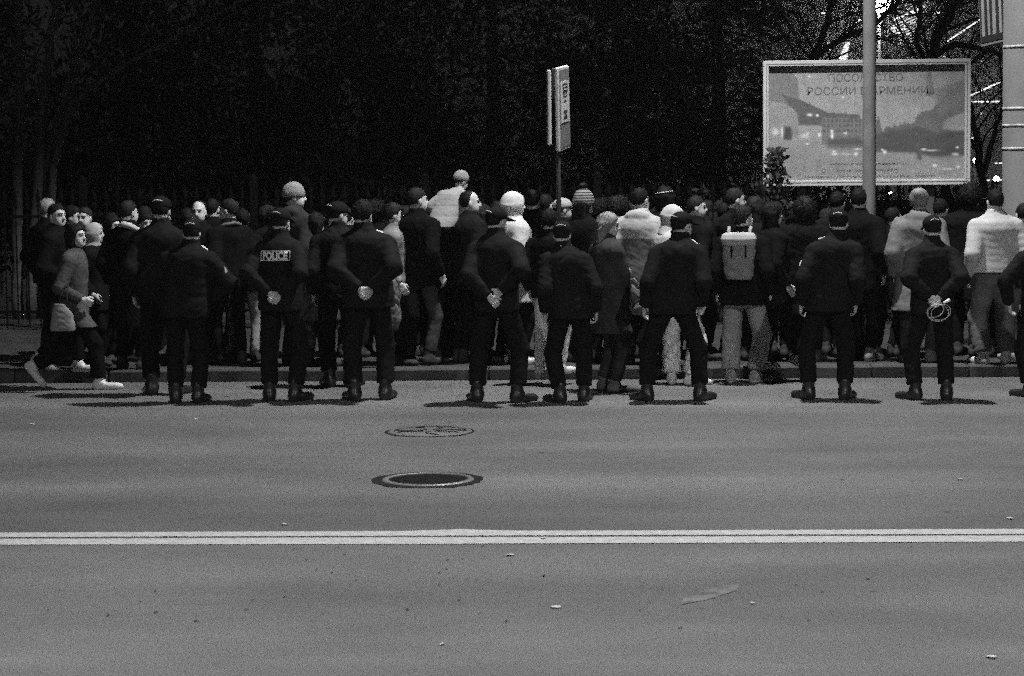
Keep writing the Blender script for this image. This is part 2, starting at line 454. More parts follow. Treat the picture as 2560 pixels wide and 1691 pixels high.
def hand_geo(c1, c2, spread=0.0, h=.0062):
    F = Field((-.10, -.085, -.225), (.06, .105, .075), h)
    F.cap((0, 0, .055), (0, 0, -.012), .027, .027, .02)
    F.rbox((0, .001, -.052), (.0165, .041, .047), .014, .012)
    L = [(.029, .076), (.010, .086), (-.010, .080), (-.029, .062)]
    for i, (y, ln) in enumerate(L):
        a = np.array((0, y, -.090)); s_ = spread * (1.5 - i) * .012
        b = a + ln * .52 * np.array((-math.sin(c1), s_ * 6, -math.cos(c1)))
        c = b + ln * .30 * np.array((-math.sin(c1 + c2), 0, -math.cos(c1 + c2)))
        e = c + ln * .24 * np.array((-math.sin(c1 + c2 * 1.6), 0, -math.cos(c1 + c2 * 1.6)))
        F.cap(a, b, .0098, .0092, .003); F.cap(b, c, .0092, .0086, .003); F.cap(c, e, .0086, .0078, .003)
    F.cap((-.004, .028, -.028), (-.018, .058, -.058), .0145, .0118, .012)
    F.cap((-.018, .058, -.058), (-.030, .062, -.092), .0112, .0092, .003)
    V, Q, N = F.mesh()
    return V, Q
HANDS = {'relaxed': hand_geo(R(22), R(32)), 'grip': hand_geo(R(62), R(70)), 'far': hand_geo(R(22), R(32), 0, .009)}

def shoe_geo(kind):
    F = Field((-.09, -.16, -.024), (.09, .26, .28), .0135)
    F.loft([(0, .040, .140, 0, .055), (.028, .047, .150, 0, .057), (.05, .045, .13, 0, .045), (.065, .040, .10, 0, .02)], .03, 2.3)
    F.cap((0, -.045, .05), (0, -.02, .085), .045, .045, .04)
    F.ell((0, .150, .030), (.048, .055, .035), .02)
    if kind == 'boot': F.cap((0, -.03, .06), (0, -.035, .165), .056, .050, .03)
    else: F.cap((0, -.035, .06), (0, -.035, .12), .046, .044, .02)
    F.F = np.maximum(F.F, -F.ax[2][None, None, :])
    V, Q, N = F.mesh()
    mi = np.where(V[Q].mean(1)[:, 2] < .026, 1, 0)
    return V, Q, mi
SHOE = {'boot': shoe_geo('boot'), 'sneaker': shoe_geo('sneaker')}

# ------------------------------------------------------------------ people
SKIN = mat('skin', .50, .55, .10, 30, .1, 120, .4)
BROW = mat('brow_and_eye', .05, .5, .2, 50)
LIP = mat('lips', .28, .5, .1, 60)
UNDER = mat('inner_clothing', .03, .9)
HAIR_M = {'dark': mat('dark_hair', .006, .7, .5, 60, 0, 160, .15), 'mid': mat('brown_hair', .014, .7, .5, 60, 0, 160, .15),
          'fair': mat('fair_hair', .20, .6, .25, 40, .15, 140, .3), 'grey': mat('grey_hair', .20, .6, .3, 60, .2, 140, .3)}
UNIFORM = mat('uniform_cloth', .009, .8, .25, 10, .4, 40, .06)
UNIFORM2 = mat('uniform_trousers', .008, .85, .25, 10, .4, 40, .04)
BLACK_LEATHER = mat('boot_leather', .015, .38, .2, 20, .1, 60, .5)
RUBBER = mat('sole_rubber', .03, .7)
WHITE_RUBBER = mat('white_sole_rubber', .62, .6)
SHOE_WHITE = mat('white_shoe_leather', .60, .5, .12, 25)
SHOE_GREY = mat('grey_shoe_fabric', .30, .7, .2, 25)
PIPING = mat('pale_piping', .55, .5, .1)
REFLECT = mat('reflective_lettering', .92, .4, .05)

def ik(a, c, l1, l2, hint):
    a, c, hint = np.array(a, float), np.array(c, float), np.array(hint, float)
    d = c - a; L = np.linalg.norm(d)
    if L > (l1 + l2) * .998: c = a + d / L * (l1 + l2) * .998; d = c - a; L = np.linalg.norm(d)
    u = d / L; x = (l1 * l1 - l2 * l2 + L * L) / (2 * L); hgt = math.sqrt(max(l1 * l1 - x * x, 0))
    p = hint - (hint @ u) * u; p /= np.linalg.norm(p) + 1e-9
    return a + u * x + p * hgt, c
ARM = {  # wrist (right side; x mirrored on the left), elbow hint, palm hint, hand pose
    'side': ((.255, .03, .93), (.22, -1, 0), (-1, .1, 0), 'relaxed'),
    'wide': ((.33, .10, .96), (1, -.6, 0), (-1, .2, 0), 'relaxed'),
    'back': ((.055, -.175, 1.03), (.8, -.65, .0), (.1, -1, .1), 'grip'),
    'belt': ((.13, .19, 1.04), (1, -.55, -.1), (-.3, -1, 0), 'grip'),
    'pocket': ((.225, .10, .96), (.5, -1, 0), (-1, 0, 0), 'relaxed'),
    'phone': ((.07, .34, 1.52), (.5, .1, -1), (-.6, -.6, .3), 'grip'),
    'cross': ((-.06, .24, 1.14), (1, -.2, -.6), (0, -1, .2), 'grip'),
    'akimbo': ((.19, .15, 1.03), (1, -.15, .1), (-.3, -1, 0), 'grip'),
    'carry': ((.22, .14, 1.02), (.4, -1, -.2), (-1, 0, 0), 'grip'),
    'swing_f': ((.25, .26, 1.02), (.3, -1, -.3), (-1, 0, 0), 'relaxed'),
    'swing_b': ((.27, -.16, .95), (.5, -1, 0), (-1, .2, 0), 'relaxed'),
    'up': ((.30, .30, 1.62), (1, .2, -1), (-.5, .5, 0), 'grip'),
}
PERSON_SEED = [0]
def person(label, x, yf, yt, yaw=0.0, arms=('side', 'side'), head=0.0, nod=0.0, female=False, hair_kind='short', hair_mat='dark',
           hat=None, hat_mat=None, top=.02, top_mat=None, bottom=.02, bottom_mat=None, shoe='sneaker', shoe_v=.05, hem=.84, bulk=.02, flare=0.0,
           leg=(.088, .072, .066), feet=None, pel=None, lean=0.0, sway=0.0, wide=1.0, res=.0165, amp=.0045, puffer=False, z0=None,
           hood=None, hood_mat=None, group='people in the crowd', cat='person', top_name='jacket', lift=0.0, loc=None, height=None, hide_shoes=False, collar=0.0, trousers_hem=.075, head_s=1.0, slope=.3, pitch_=.062, quilt=.005):
    PERSON_SEED[0] += 1; seed = PERSON_SEED[0]
    if loc is None:
        z0 = (0.0 if yf > 940 else .12) if z0 is None else z0
        base = gp(x, yf, z0); tp = px(x, yt, base[1]); height = tp[2] - z0
    else: base = np.array(loc, float)
    S = height / 1.82
    root_loc = Vector((base[0], base[1], base[2] + lift))
    tm = top_mat or cloth(top); bm_ = bottom_mat or cloth(bottom)
    if feet is None: feet = ((-.12, 0, 0, 18, 0), (.12, .0, 0, -18, 0))
    pz = .955
    if pel is None:
        for f in feet:
            dh = math.hypot(abs(f[0]) - .09, f[1]); pz = min(pz, .085 + f[2] + math.sqrt(max(.868 ** 2 - dh * dh, .2)))
        pel = (0, 0, pz)
    pel = np.array(pel, float); dz = pel[2] - .955
    sh = lambda z: (pel[0] + sway * (z - .955), pel[1] + lean * (z - .955))      # the torso leans as one
    def T(p): cx, cy = sh(p[2]); return np.array((p[0] * wide + cx, p[1] + cy, p[2] + dz))
    # ---- trousers
    legs = []
    for s_, f in zip((-1, 1), feet):
        hip = pel + np.array((s_ * .092, 0, -.06)); ank = np.array((f[0], f[1], .085 + f[2]))
        fy = R(f[3]); fd = np.array((-math.sin(fy), math.cos(fy), 0.15))
        knee, ank = ik(hip, ank, .425, .415, fd)
        legs.append((hip, knee, ank))
    allp = np.array([p for l_ in legs for p in l_])
    F = Field(allp.min(0) - .16, np.maximum(allp.max(0), pel + (.2, .15, .06)) + .14, res * 1.3)
    F.loft([(pel[2] - .13, .15, .10, pel[0], pel[1]), (pel[2] - .03, .172 * wide, .125, pel[0], pel[1]), (pel[2] + .09, .150 * wide, .11, pel[0], pel[1])], .03)
    for hip, knee, ank in legs:
        F.cap(hip, knee, leg[0], leg[1], .035)
        d = (ank - knee) / np.linalg.norm(ank - knee)
        F.cap(knee, ank + d * (.085 - trousers_hem - .05), leg[1], leg[2], .03, flat=True)
    V, Q, N = F.mesh()
    low = np.clip((.95 - V[:, 2]) / .5, .25, 1)
    V = V + N * (folds(V, seed * 3 + 1, amp * 1.25, .12) * low)[:, None]
    tr = quads_mesh('trousers', V * S, Q, bm_)
    # ---- jacket or coat
    arms_j = []
    for s_, am in zip((-1, 1), arms):
        w, hint, palm, hp = ARM[am] if isinstance(am, str) else am
        shd = T((s_ * .180, -.014, 1.395 + .02 * (1 - slope))); wr = T((s_ * w[0], w[1], w[2])); hint = (s_ * hint[0], hint[1], hint[2])
        el, wr = ik(shd, wr, .295, .265, hint)
        arms_j.append((shd, el, wr, np.array((s_ * palm[0], palm[1], palm[2])), hp))
    ap = np.array([p for a_ in arms_j for p in a_[:3]])
    zlow = hem
    lo = np.minimum(ap.min(0), pel + (-.26, -.2, zlow - pel[2])) - .12; hi = np.maximum(ap.max(0), T((.25, .2, 1.58))) + .12
    lo = np.minimum(lo, np.minimum(allp[[1, 4]].min(0), allp[[0, 3]].min(0)) - .16 if hem < .75 else lo); hi = np.maximum(hi, allp[[1, 4]].max(0) + .16 if hem < .75 else hi); lo[2] = hem - .03
    lo[2] = min(lo[2], ap.min(0)[2] - .12)
    lo = np.minimum(lo, (pel[0] - .25 - flare - bulk, pel[1] - .2 - flare - bulk, hem - .03))
    F = Field(lo, hi, res)
    base_t = [(1.60 + collar, .064, .072), (1.555, .074, .078), (1.515, .098, .088), (1.475, .138, .106), (1.40, .180, .128), (1.30, .187, .136), (1.18, .176, .134), (1.08, .174, .134), (.96, .184, .142), (.86, .182, .140)]
    if female: base_t = [(z, a * (.93 if z > 1.2 else .98), b * .95) for z, a, b in base_t]
    tab = []
    for z, a, b in base_t:
        if z < hem: continue
        bb = bulk if z < 1.5 else bulk * .35
        tab.append((z + dz, a * wide + bb, b + bb * .8) + sh(z))
    hz = max(hem, .3); ah = (.184 if hem > .8 else .19) * wide + bulk + flare
    tab.append((hz + dz, ah, .142 + bulk * .8 + flare * .8) + sh(max(hz, .9)))
    F.loft(tab, .03, 2.3)
    F.ell(T((0, -.025 - .02 * slope, 1.40)), (.165 * wide + bulk * .5, .108 + bulk * .6, .125 + .02 * slope), .06)
    for s_, (shd, el, wr, palm, hp) in zip((-1, 1), arms_j):
        rb = bulk * .55
        F.cap(T((s_ * .05, -.012, 1.468)), shd, .072 + rb * .6, .070 + rb, .05)
        F.cap(shd, el, .076 + rb, .064 + rb, .03)
        F.cap(el, wr, .060 + rb, .044 + rb * .7, .022, flat=True)
    if hem < .75:
        for hip, knee, ank in legs:
            F.cap(hip, knee * .92 + ank * .08, leg[0] + .03, leg[1] + .055, .06)
        F.F = np.maximum(F.F, (hem + dz - F.ax[2])[None, None, :])
    if hood == 'down':
        c = T((0, -.085, 1.515)); F.ell(c, (.135, .065, .07), .02)
    V, Q, N = F.mesh()
    dsp = folds(V, seed * 3, amp, .12)
    if puffer: dsp = dsp * .35 + quilt * (np.abs(np.sin(V[:, 2] * math.pi / pitch_)) ** .5 - .5)
    V = V + N * dsp[:, None]
    jk = quads_mesh(top_name, V * S, Q, tm)
    JV, JQ = V * S, Q
    # ---- body: head, neck, hands, and the figure under the clothes, one mesh
    BV, BQ, BM = [], [], []; off = 0
    def app(v, q, mi):
        nonlocal off
        BV.append(v); BQ.append(q + off); BM.append(np.full(len(q), mi) if np.isscalar(mi) else mi); off += len(v)
    hp_ = T((0, .012, 1.672))
    hm = np.array((Matrix.Rotation(R(head), 3, 'Z') @ Matrix.Rotation(R(nod), 3, 'X')))
    def headT(v): return (v * head_s + np.array((0, 0, .13 * (head_s - 1)))) @ hm.T + hp_
    far_ = res > .0175; hv, hq, hmi = HEAD[(female, far_)]; app(headT(hv), hq, hmi)
    for s_, (shd, el, wr, palm, hp) in zip((-1, 1), arms_j):
        v, q = HANDS['far' if far_ else hp]
        d = (wr - el) / np.linalg.norm(wr - el); za = -d; pa = palm - (palm @ za) * za; pa /= np.linalg.norm(pa) + 1e-9
        xa = -pa if s_ > 0 else pa
        ya = np.cross(za, xa)
        v = v * np.array((1 if s_ > 0 else -1, 1, 1)); q2 = q if s_ > 0 else q[:, ::-1]
        app(v @ np.stack([xa, ya, za]) + wr + d * .012, q2, 0)
    F = Field(np.minimum(allp.min(0), ap.min(0)) - .12, np.maximum(allp.max(0), T((.2, .15, 1.6))) + .12, .036)
    F.loft([(1.56 + dz, .045, .045) + sh(1.56), (1.44 + dz, .13, .08) + sh(1.44), (1.2 + dz, .13, .09) + sh(1.2), (.92 + dz, .13, .09) + sh(.92)], .04)
    for (hip, knee, ank) in legs: F.cap(hip, knee, .055, .045, .03); F.cap(knee, ank, .045, .035, .03)
    for (shd, el, wr, palm, hp) in arms_j: F.cap(shd, el, .042, .036, .03); F.cap(el, wr, .036, .029, .03)
    v, q, _ = F.mesh(); app(v, q, 3)
    me = quads_mesh('person', np.concatenate(BV) * S, np.concatenate(BQ), [SKIN, BROW, LIP, UNDER], np.concatenate(BM))
    root = new_obj('person', me); root.location = root_loc; root.rotation_euler = (0, 0, R(yaw))
    tag(root, label, cat, group)
    new_obj('trousers', tr, root); jo = new_obj(top_name, jk, root)
    # ---- shoes
    if not hide_shoes:
        kind = shoe; sv, sq, smi = SHOE[kind]
        if kind == 'boot': sm = [BLACK_LEATHER, RUBBER]
        elif shoe_v > .4: sm = [SHOE_WHITE, WHITE_RUBBER]
        elif shoe_v > .15: sm = [SHOE_GREY, WHITE_RUBBER]
        else: sm = [cloth(shoe_v), RUBBER]
        for (hip, knee, ank), f in zip(legs, feet):
            rm = np.array(Matrix.Rotation(R(f[3]), 3, 'Z') @ Matrix.Rotation(R(f[4]), 3, 'X'))
            v = (sv * 1.08 + np.array((0, .035, -.085))) @ rm.T + ank
            new_obj(kind if kind == 'boot' else 'shoe', quads_mesh('shoe', v * S, sq, sm, smi), root)
    # ---- hair and headwear
    def wear(name, kind, mt, par=None):
        v, q = hair(kind); return new_obj(name, quads_mesh(name, headT(v) * S, q, mt), par or root)
    hobj = None
    if hair_kind: wear('hair', hair_kind, HAIR_M[hair_mat])
    if hat == 'cap':
        wear('hair', 'cap_hair', HAIR_M['dark'])
        hobj = wear('cap', 'cap', hat_mat or UNIFORM); wear('brim', 'brim', hat_mat or UNIFORM, hobj)
        b = MB(); pts = []
        for i in range(9):
            a = R(-58 + i * 14.5); pts.append((.088 * math.sin(a) * .62, -.010 - .1135 * math.cos(a * .62), .058 + .030 * math.cos(a)))
        pts = [tuple(headT(np.array(p)) * S) for p in pts]
        b.tube(pts, .0042 * S, 5); b.build('back_opening_trim', PIPING, hobj, True)
    elif hat == 'pompom':
        hobj = wear('knit_hat', 'pompom_hat', hat_mat); wear('pompom', 'pompom', HAIR_M['mid'], hobj)
    elif hat == 'beanie': hobj = wear('knit_hat', 'beanie', hat_mat)
    elif hat == 'light_cap':
        hobj = wear('cap', 'cap', hat_mat); wear('brim', 'brim', hat_mat, hobj)
    if hood == 'up': wear('hood', 'hood', hood_mat or tm, jo)
    if hood == 'rest': wear('hood', 'hood_down', tm, jo)
    root['_'] = 0; del root['_']
    return dict(root=root, jacket=jo, JV=JV, JQ=JQ, S=S, headT=headT, T=T, arms=arms_j, hat=hobj, height=height, base=base)

def on_surface(pr, verts, faces, name, mt, parent=None, side=-1, proud=.004, thick=False):
    "wrap flat verts (x, z in the person's space) onto the jacket from behind (side -1) or the front"
    bv = BVHTree.FromPolygons([tuple(v) for v in pr['JV']], [tuple(q) for q in pr['JQ']])
    out = []
    for (x_, z_) in verts:
        h_ = bv.ray_cast(Vector((x_, side * 1.0, z_)), Vector((0, -side, 0)))
        y_ = h_[0].y if h_[0] else side * .15
        out.append((x_, y_ + side * proud, z_))
    me = bpy.data.meshes.new(name); me.from_pydata(out, [], faces); me.materials.append(mt); me.update()
    return new_obj(name, me, parent or pr['jacket'])
def patch(pr, x0, x1, z0_, z1, name, mt, side=-1, nx=6, nz=4, proud=.004):
    vs_ = [(x0 + (x1 - x0) * i / nx, z0_ + (z1 - z0_) * j / nz) for j in range(nz + 1) for i in range(nx + 1)]
    fs = [(j * (nx + 1) + i, j * (nx + 1) + i + 1, (j + 1) * (nx + 1) + i + 1, (j + 1) * (nx + 1) + i) for j in range(nz) for i in range(nx)]
    return on_surface(pr, vs_, fs, name, mt, side=side, proud=proud)

# ================================================================== THE SETTING
ASPHALT = asphalt()
CONCRETE = mat('kerb_concrete', .06, .85, .25, 6, .4, 60)
PAVING = mat('pavement_asphalt', .04, .85, .35, 3, .5, 90)
SOIL = mat('park_soil', .02, .95, .4, 2, .5, 20)
PAINT = mat('road_paint', .37, .7, .22, 16, .3, 120)
IRON = mat('cast_iron', .010, .85, .4, 30, .3, 60, .06)
IRON_L = mat('worn_iron_rim', .13, .45, .3, 20, .3, 60, .5)
TAR = mat('tar_patch', .012, .9, .4, 12, .5, 60, .1)

def sheet(name, x0, x1, y0, y1, z, mt, nx=1, ny=1):
    b = MB(); vs_ = [(x0 + (x1 - x0) * i / nx, y0 + (y1 - y0) * j / ny, z) for j in range(ny + 1) for i in range(nx + 1)]
    b.add(vs_, [(j * (nx + 1) + i, j * (nx + 1) + i + 1, (j + 1) * (nx + 1) + i + 1, (j + 1) * (nx + 1) + i) for j in range(ny) for i in range(nx)])
    o = b.build(name, mt); o['kind'] = 'structure'; return o
sheet('ground', -700, 700, -500, 900, -.05, SOIL)
road = sheet('road', -120, 120, 4.9, 24.70, 0, ASPHALT)
sheet('pavement', -120, 120, 24.96, 30.6, .115, PAVING)
sheet('park_ground', -120, 120, 30.6, 140, .10, SOIL)
sheet('near_pavement', -120, 120, -6, 4.9, .12, PAVING)
KY = 24.73
kerb = empty('kerb', (0, KY + .12, 0)); kerb['kind'] = 'structure'
kb = MB(); kb.box((0, 0, .045), (.496, .125, .08), 0, .018)
kme = kb.mesh('kerbstone', CONCRETE)
for i in range(-11, 12):
    o = new_obj('kerbstone', kme, kerb); o.location = (i * 1.0 + .18, random.uniform(-.006, .006), random.uniform(-.004, .004)); o.rotation_euler = (0, 0, random.uniform(-.004, .004))
# double centre line, slightly ragged
def paint_line(y0, y1, blob=None):
    b = MB(); n = 400; vs_ = []
    rg = np.random.RandomState(int(y0 * 100))
    e0 = np.convolve(rg.randn(n + 9), np.ones(9) / 9, 'valid') * .012; e1 = np.convolve(rg.randn(n + 9), np.ones(9) / 9, 'valid') * .012
    for i in range(n + 1):
        x_ = -40 + 80 * i / n
        bump = .07 * math.exp(-((x_ - blob) / .22) ** 2) if blob is not None else 0
        vs_ += [(x_, y0 + e0[i], .004), (x_, y1 + e1[i] + bump, .004)]
    b.add(vs_, [(2 * i, 2 * i + 2, 2 * i + 3, 2 * i + 1) for i in range(n)])
    o = b.build('painted_line', PAINT, road)
bl = gp(1155, 1325)
paint_line(14.895, 15.085, bl[0]); paint_line(14.605, 14.835)

def manhole(label, c, rad, dark):
    root = empty('manhole_cover', (c[0], c[1], 0)); tag(root, label, 'manhole', 'manhole covers in the road')
    n = 40; rg = np.random.RandomState(int(rad * 1000))
    b = MB(); vs_ = []
    for k in range(n):
        a = 2 * math.pi * k / n; r_ = rad * (1 + .03 * rg.randn()); vs_.append((r_ * math.cos(a), r_ * math.sin(a), .0035))
    vs_.append((0, 0, .0035)); b.add(vs_, [(k, (k + 1) % n, n) for k in range(n)]); b.build('asphalt_collar', TAR if dark else TAR, root)
    b = MB(); r0 = rad * (.82 if dark else .945)
    b.lathe([(r0 * .86, .004), (r0 * .86, .013), (r0 * .98, .013), (r0, .005)], 40); b.build('rim', IRON_L if dark else ASPHALT, root, True)
    b = MB()
    rr = r0 * .84
    b.lathe([(0.001, .008), (rr * .5, .009), (rr, .006)], 32); ld = b.build('lid', IRON if dark else ASPHALT, root)
    b = MB()
    if dark:
        for i in range(-5, 6):
            for j in range(-5, 6):
                if i * i + j * j < 27 and (i + j) % 2 == 0: b.box((i * rr / 6, j * rr / 6, .009), (.026, .012, .0015), 0, .001, .6)
        b.build('tread_pattern', IRON, ld)
    else:
        for k in range(7):
            a = k * .9 + .3; p = [(rr * .2 * math.cos(a), rr * .2 * math.sin(a), .0095)]
            for q in range(4):
                a += rg.uniform(-.35, .35); r_ = rr * (.2 + .26 * (q + 1) * .8); p.append((min(r_, rr * 1.15) * math.cos(a), min(r_, rr * 1.15) * math.sin(a), .0095))
            b.tube(p, .006, 4)
        b.build('cracks', TAR, ld)
manhole('round iron manhole cover with bright worn rim, the nearer and darker of two', gp(1070, 1201), .415, True)
manhole('pale cracked manhole cover farther off in the road', gp(1075, 1080), .385, False)

SCRAPS = ['pale scrap of litter just above the double line, left of the manholes', 'pale scrap of litter just below the middle of the double line', 'largest pale scrap of litter, low in the middle of the near lane', 'pale scrap of litter in the bottom right corner of the road',
          'pale scrap of litter at the right edge just above the double line', 'tiny pale scrap of litter lying on the double line', 'tiny pale scrap of litter right of the faded paint streak', 'pale scrap of litter at the right, level with the darker manhole',
          'tiny pale scrap of litter at the bottom centre of the road', 'pale scrap of litter at the far left below the striding woman', 'pale scrap of litter on the road in front of the broad officer']
SCRAP = mat('paper_scrap', .42, .8)
for i, (x_, y_, w_) in enumerate([(710, 1313, .05), (1275, 1390, .09), (1390, 1520, .08), (2480, 1645, .08), (2525, 1298, .09), (1358, 1348, .05), (1882, 1511, .03), (2400, 1200, .07), (1105, 1613, .03), (80, 1062, .08), (490, 1050, .06)]):
    p = gp(x_, y_); b = MB(); rg = random.Random(i); w_ *= .75
    n = 7; vs_ = [(w_ * .5 * math.cos(6.283 * k / n) * rg.uniform(.6, 1.1), .03 * math.sin(6.283 * k / n) * rg.uniform(.6, 1.2), .006 + rg.uniform(0, .006)) for k in range(n)] + [(0, 0, .014)]
    b.add(vs_, [(k, (k + 1) % n, n) for k in range(n)])
    b.add([(v[0], v[1], .004) for v in vs_[:n]], [tuple(range(n - 1, -1, -1))])
    o = b.build('paper_scrap', SCRAP); o.location = (p[0], p[1], .0); o.rotation_euler = (0, 0, rg.uniform(-.5, .5))
    tag(o, SCRAPS[i], 'litter', 'scraps of litter on the road')
b = MB(); b.add([tuple(gp(x_, y_)[:2]) + (.003,) for x_, y_ in ((1700, 1514), (1712, 1493), (1790, 1470), (1852, 1460), (1840, 1478), (1770, 1500))], [(0, 5, 4, 3, 2, 1)])
b.build('paint_smear', mat('faded_paint', .112, .9, .6, 7), road)

# dark flecks of grit and leaf trodden into the near lane
fk = MB(); rgf = random.Random(12)
spots = [(75, 1377), (148, 1477), (388, 1480), (270, 1541), (350, 1507), (490, 1554), (735, 1375), (766, 1402), (792, 1426), (830, 1434), (820, 1459), (891, 1452), (712, 1494), (632, 1503), (615, 1526), (806, 1537), (1019, 1526), (1118, 1402), (1155, 1400), (1098, 1434), (1139, 1441), (1098, 1465), (1116, 1424), (1148, 1503), (1200, 1535), (1206, 1367), (1210, 1395), (1360, 1441), (1600, 1528), (2055, 1482), (2056, 1513), (1955, 1545), (2020, 1552), (1700, 1572), (862, 1388), (1265, 1555), (1990, 1465), (2170, 1450), (120, 1528), (390, 1533)]
for (x_, y_) in spots:
    c_ = gp(x_, y_); L_ = rgf.uniform(.007, .015); a_ = rgf.uniform(-.5, .5)
    u_ = Vector((math.cos(a_), math.sin(a_), 0)); w_ = Vector((-u_.y, u_.x, 0)) * rgf.uniform(.8, 1.6)
    o_ = Vector((c_[0], c_[1], .004))
    fk.add([o_ - u_ * L_, o_ - w_ * L_ + Vector((0, 0, .002)), o_ + u_ * L_ + Vector((0, 0, .003)), o_ + w_ * L_ + Vector((0, 0, .005))], [(0, 1, 2, 3)])
tag(fk.build('road_grit', mat('road_grit', .03, .9)), 'small dark flecks of grit scattered over the near lane', 'grit', None, 'stuff')

# ---- street lamps
LAMP_GLASS = emit('lamp_lens', 1.0, 30.0)
POSTM = mat('galvanised_post', .21, .6, .18, 5, .1, 60, .4)
def street_lamp(label, x_, y_, z_, hgt, arm, rz, watts, cone, blend, aim, rad=.073):
    root = empty('street_lamp', (x_, y_, z_), rz); tag(root, label, 'street lamp', 'street lamps along the road')
    b = MB(); b.lathe([(rad * 1.9, 0), (rad * 1.9, .03), (rad * 1.15, .05), (rad, .25), (rad * .95, hgt * .5), (rad * .8, hgt), (.001, hgt + .01)], 20); b.build('post', POSTM, root, True)
    b = MB(); pts = [(0, 0, hgt - .1)] + [(0, -arm * t, hgt + .25 * math.sin(t * 1.57)) for t in (.15, .4, .7, 1)]
    b.tube(pts, .035, 8); b.build('arm', POSTM, root, True)
    hd = MB(); hd.box((0, -arm - .25, hgt + .27), (.14, .33, .06), 0, .03); head_ = hd.build('luminaire', POSTM, root)
    ln = MB(); ln.box((0, -arm - .27, hgt + .205), (.11, .24, .012), 0, .008); ln.build('lens', LAMP_GLASS, head_)
    li = bpy.data.lights.new('lamp_light', 'SPOT'); li.energy = watts; li.shadow_soft_size = .18; li.spot_size = R(cone); li.spot_blend = blend      # shielded luminaire: no light upwards or backwards
    lo_ = bpy.data.objects.new('lamp_light', li); COL.objects.link(lo_); lo_.parent = root; lo_.location = (0, -arm - .27, hgt + .08); lo_.rotation_euler = (R(-aim), 0, 0)
    return root
lp = gp(2172, 893, .12)
street_lamp('grey lamp post rising out of the crowd in front of the billboard', lp[0], lp[1], .115, 11.0, 2.2, R(-35), LAMP_FAR, 118, .22, 15)
street_lamp('street lamp on the near pavement, left of the camera', -8.5, 4.3, .12, 9.2, 1.8, R(180), LAMP_NEAR * 1.15, 154, .9, 0)
street_lamp('street lamp on the near pavement, right of the camera', 5.0, 4.3, .12, 9.2, 1.8, R(180), LAMP_NEAR * .95, 100, .6, 28)

# ---- bus-stop sign: two blades on a pole
SIGN_W = mat('sign_white', .50, .5, .06, 6); SIGN_G = mat('sign_grey_field', .16, .5, .1, 6); SIGN_K = mat('sign_black', .02, .5)
base = gp(1404, 905, .12)
sg = empty('bus_stop_sign', (base[0], base[1], .115)); tag(sg, 'bus stop sign with two upright blades on a thin dark pole', 'sign')
topz = px(1392, 165, base[1])[2]; botz = px(1395, 376, base[1])[2]
b = MB(); b.tube([(0, 0, 0), (-.02, 0, botz - .25), (-.022, 0, botz - .06)], .028, 10); b.build('pole', mat('sign_pole', .06, .6), sg, True)
def blade(xc, yc, ang, tilt, w, z0_, z1, nm, printed):
    hh = (z1 - z0_) / 2
    o = MB(); o.box((0, 0, 0), (w / 2, .022, hh), 0, .012); ob = o.build('blade', SIGN_W, sg)
    ob.location = (xc, yc, (z0_ + z1) / 2 - .115); ob.rotation_euler = (0, tilt, ang)
    if printed:
        f = MB(); f.box((0, -.0245, 0), (w / 2 - .03, .002, hh - .035), 0); f.build('grey_field', SIGN_G, ob)
        f = MB(); f.box((0, -.0285, .07), (w / 2 - .07, .002, hh * .49), 0); f.build('white_panel', SIGN_W, ob)
        zt = .07 + hh * .47
        def sym(boxes, mt=SIGN_K, quads=()):
            f = MB()
            for c_, h_ in boxes: f.box((c_[0], c_[1], zt + (c_[2] - zt) * .62), (h_[0], h_[1], h_[2] * .62))
            for q_ in quads: f.add([(v_[0], v_[1], zt + (v_[2] - zt) * .62) for v_ in q_], [tuple(range(len(q_)))])
            f.build('symbol', mt, ob)
        sym([((0, -.032, zt - .10), (.14, .0015, .075))])
        for i in range(3):
            for j in range(2): sym([((-.08 + .08 * i, -.0345, zt - .07 - .055 * j), (.026, .001, .014))], SIGN_W)
        sym([((0, -.032, zt - .225), (.10, .0015, .028))]); sym([((0, -.0345, zt - .225), (.06, .001, .008))], SIGN_W)
        sym([], SIGN_K, [[(-.03, -.032, zt - .30), (-.09, -.032, zt - .348), (.09, -.032, zt - .348), (.03, -.032, zt - .30)]])
        sym([], SIGN_K, [[(-.11, -.0325, zt - .485), (-.11, -.0325, zt - .515), (-.03, -.0325, zt - .555), (-.11, -.0325, zt - .60), (-.11, -.0325, zt - .64), (.11, -.0325, zt - .64), (.11, -.0325, zt - .60), (.03, -.0325, zt - .555), (.11, -.0325, zt - .515), (.11, -.0325, zt - .485)]])
        for s_ in (-1, 1): sym([((s_ * .07, -.0325, zt - .70), (.010, .0015, .035))])
    return ob
# the right blade runs away from the viewer; its face looks to the right
b = MB(); b.box((-.04, .16, (botz + topz) / 2 - .115), (.045, .05, (topz - botz) / 2 - .02), 0, .01); b.build('bracket', SIGN_K, sg)
blade(.03, .16, R(80.5), R(-4.0), .62, botz, topz, 'right', True)
blade(-.115, .12, R(92.3), R(-1.5), .60, botz + .06, topz - .04, 'left', False)

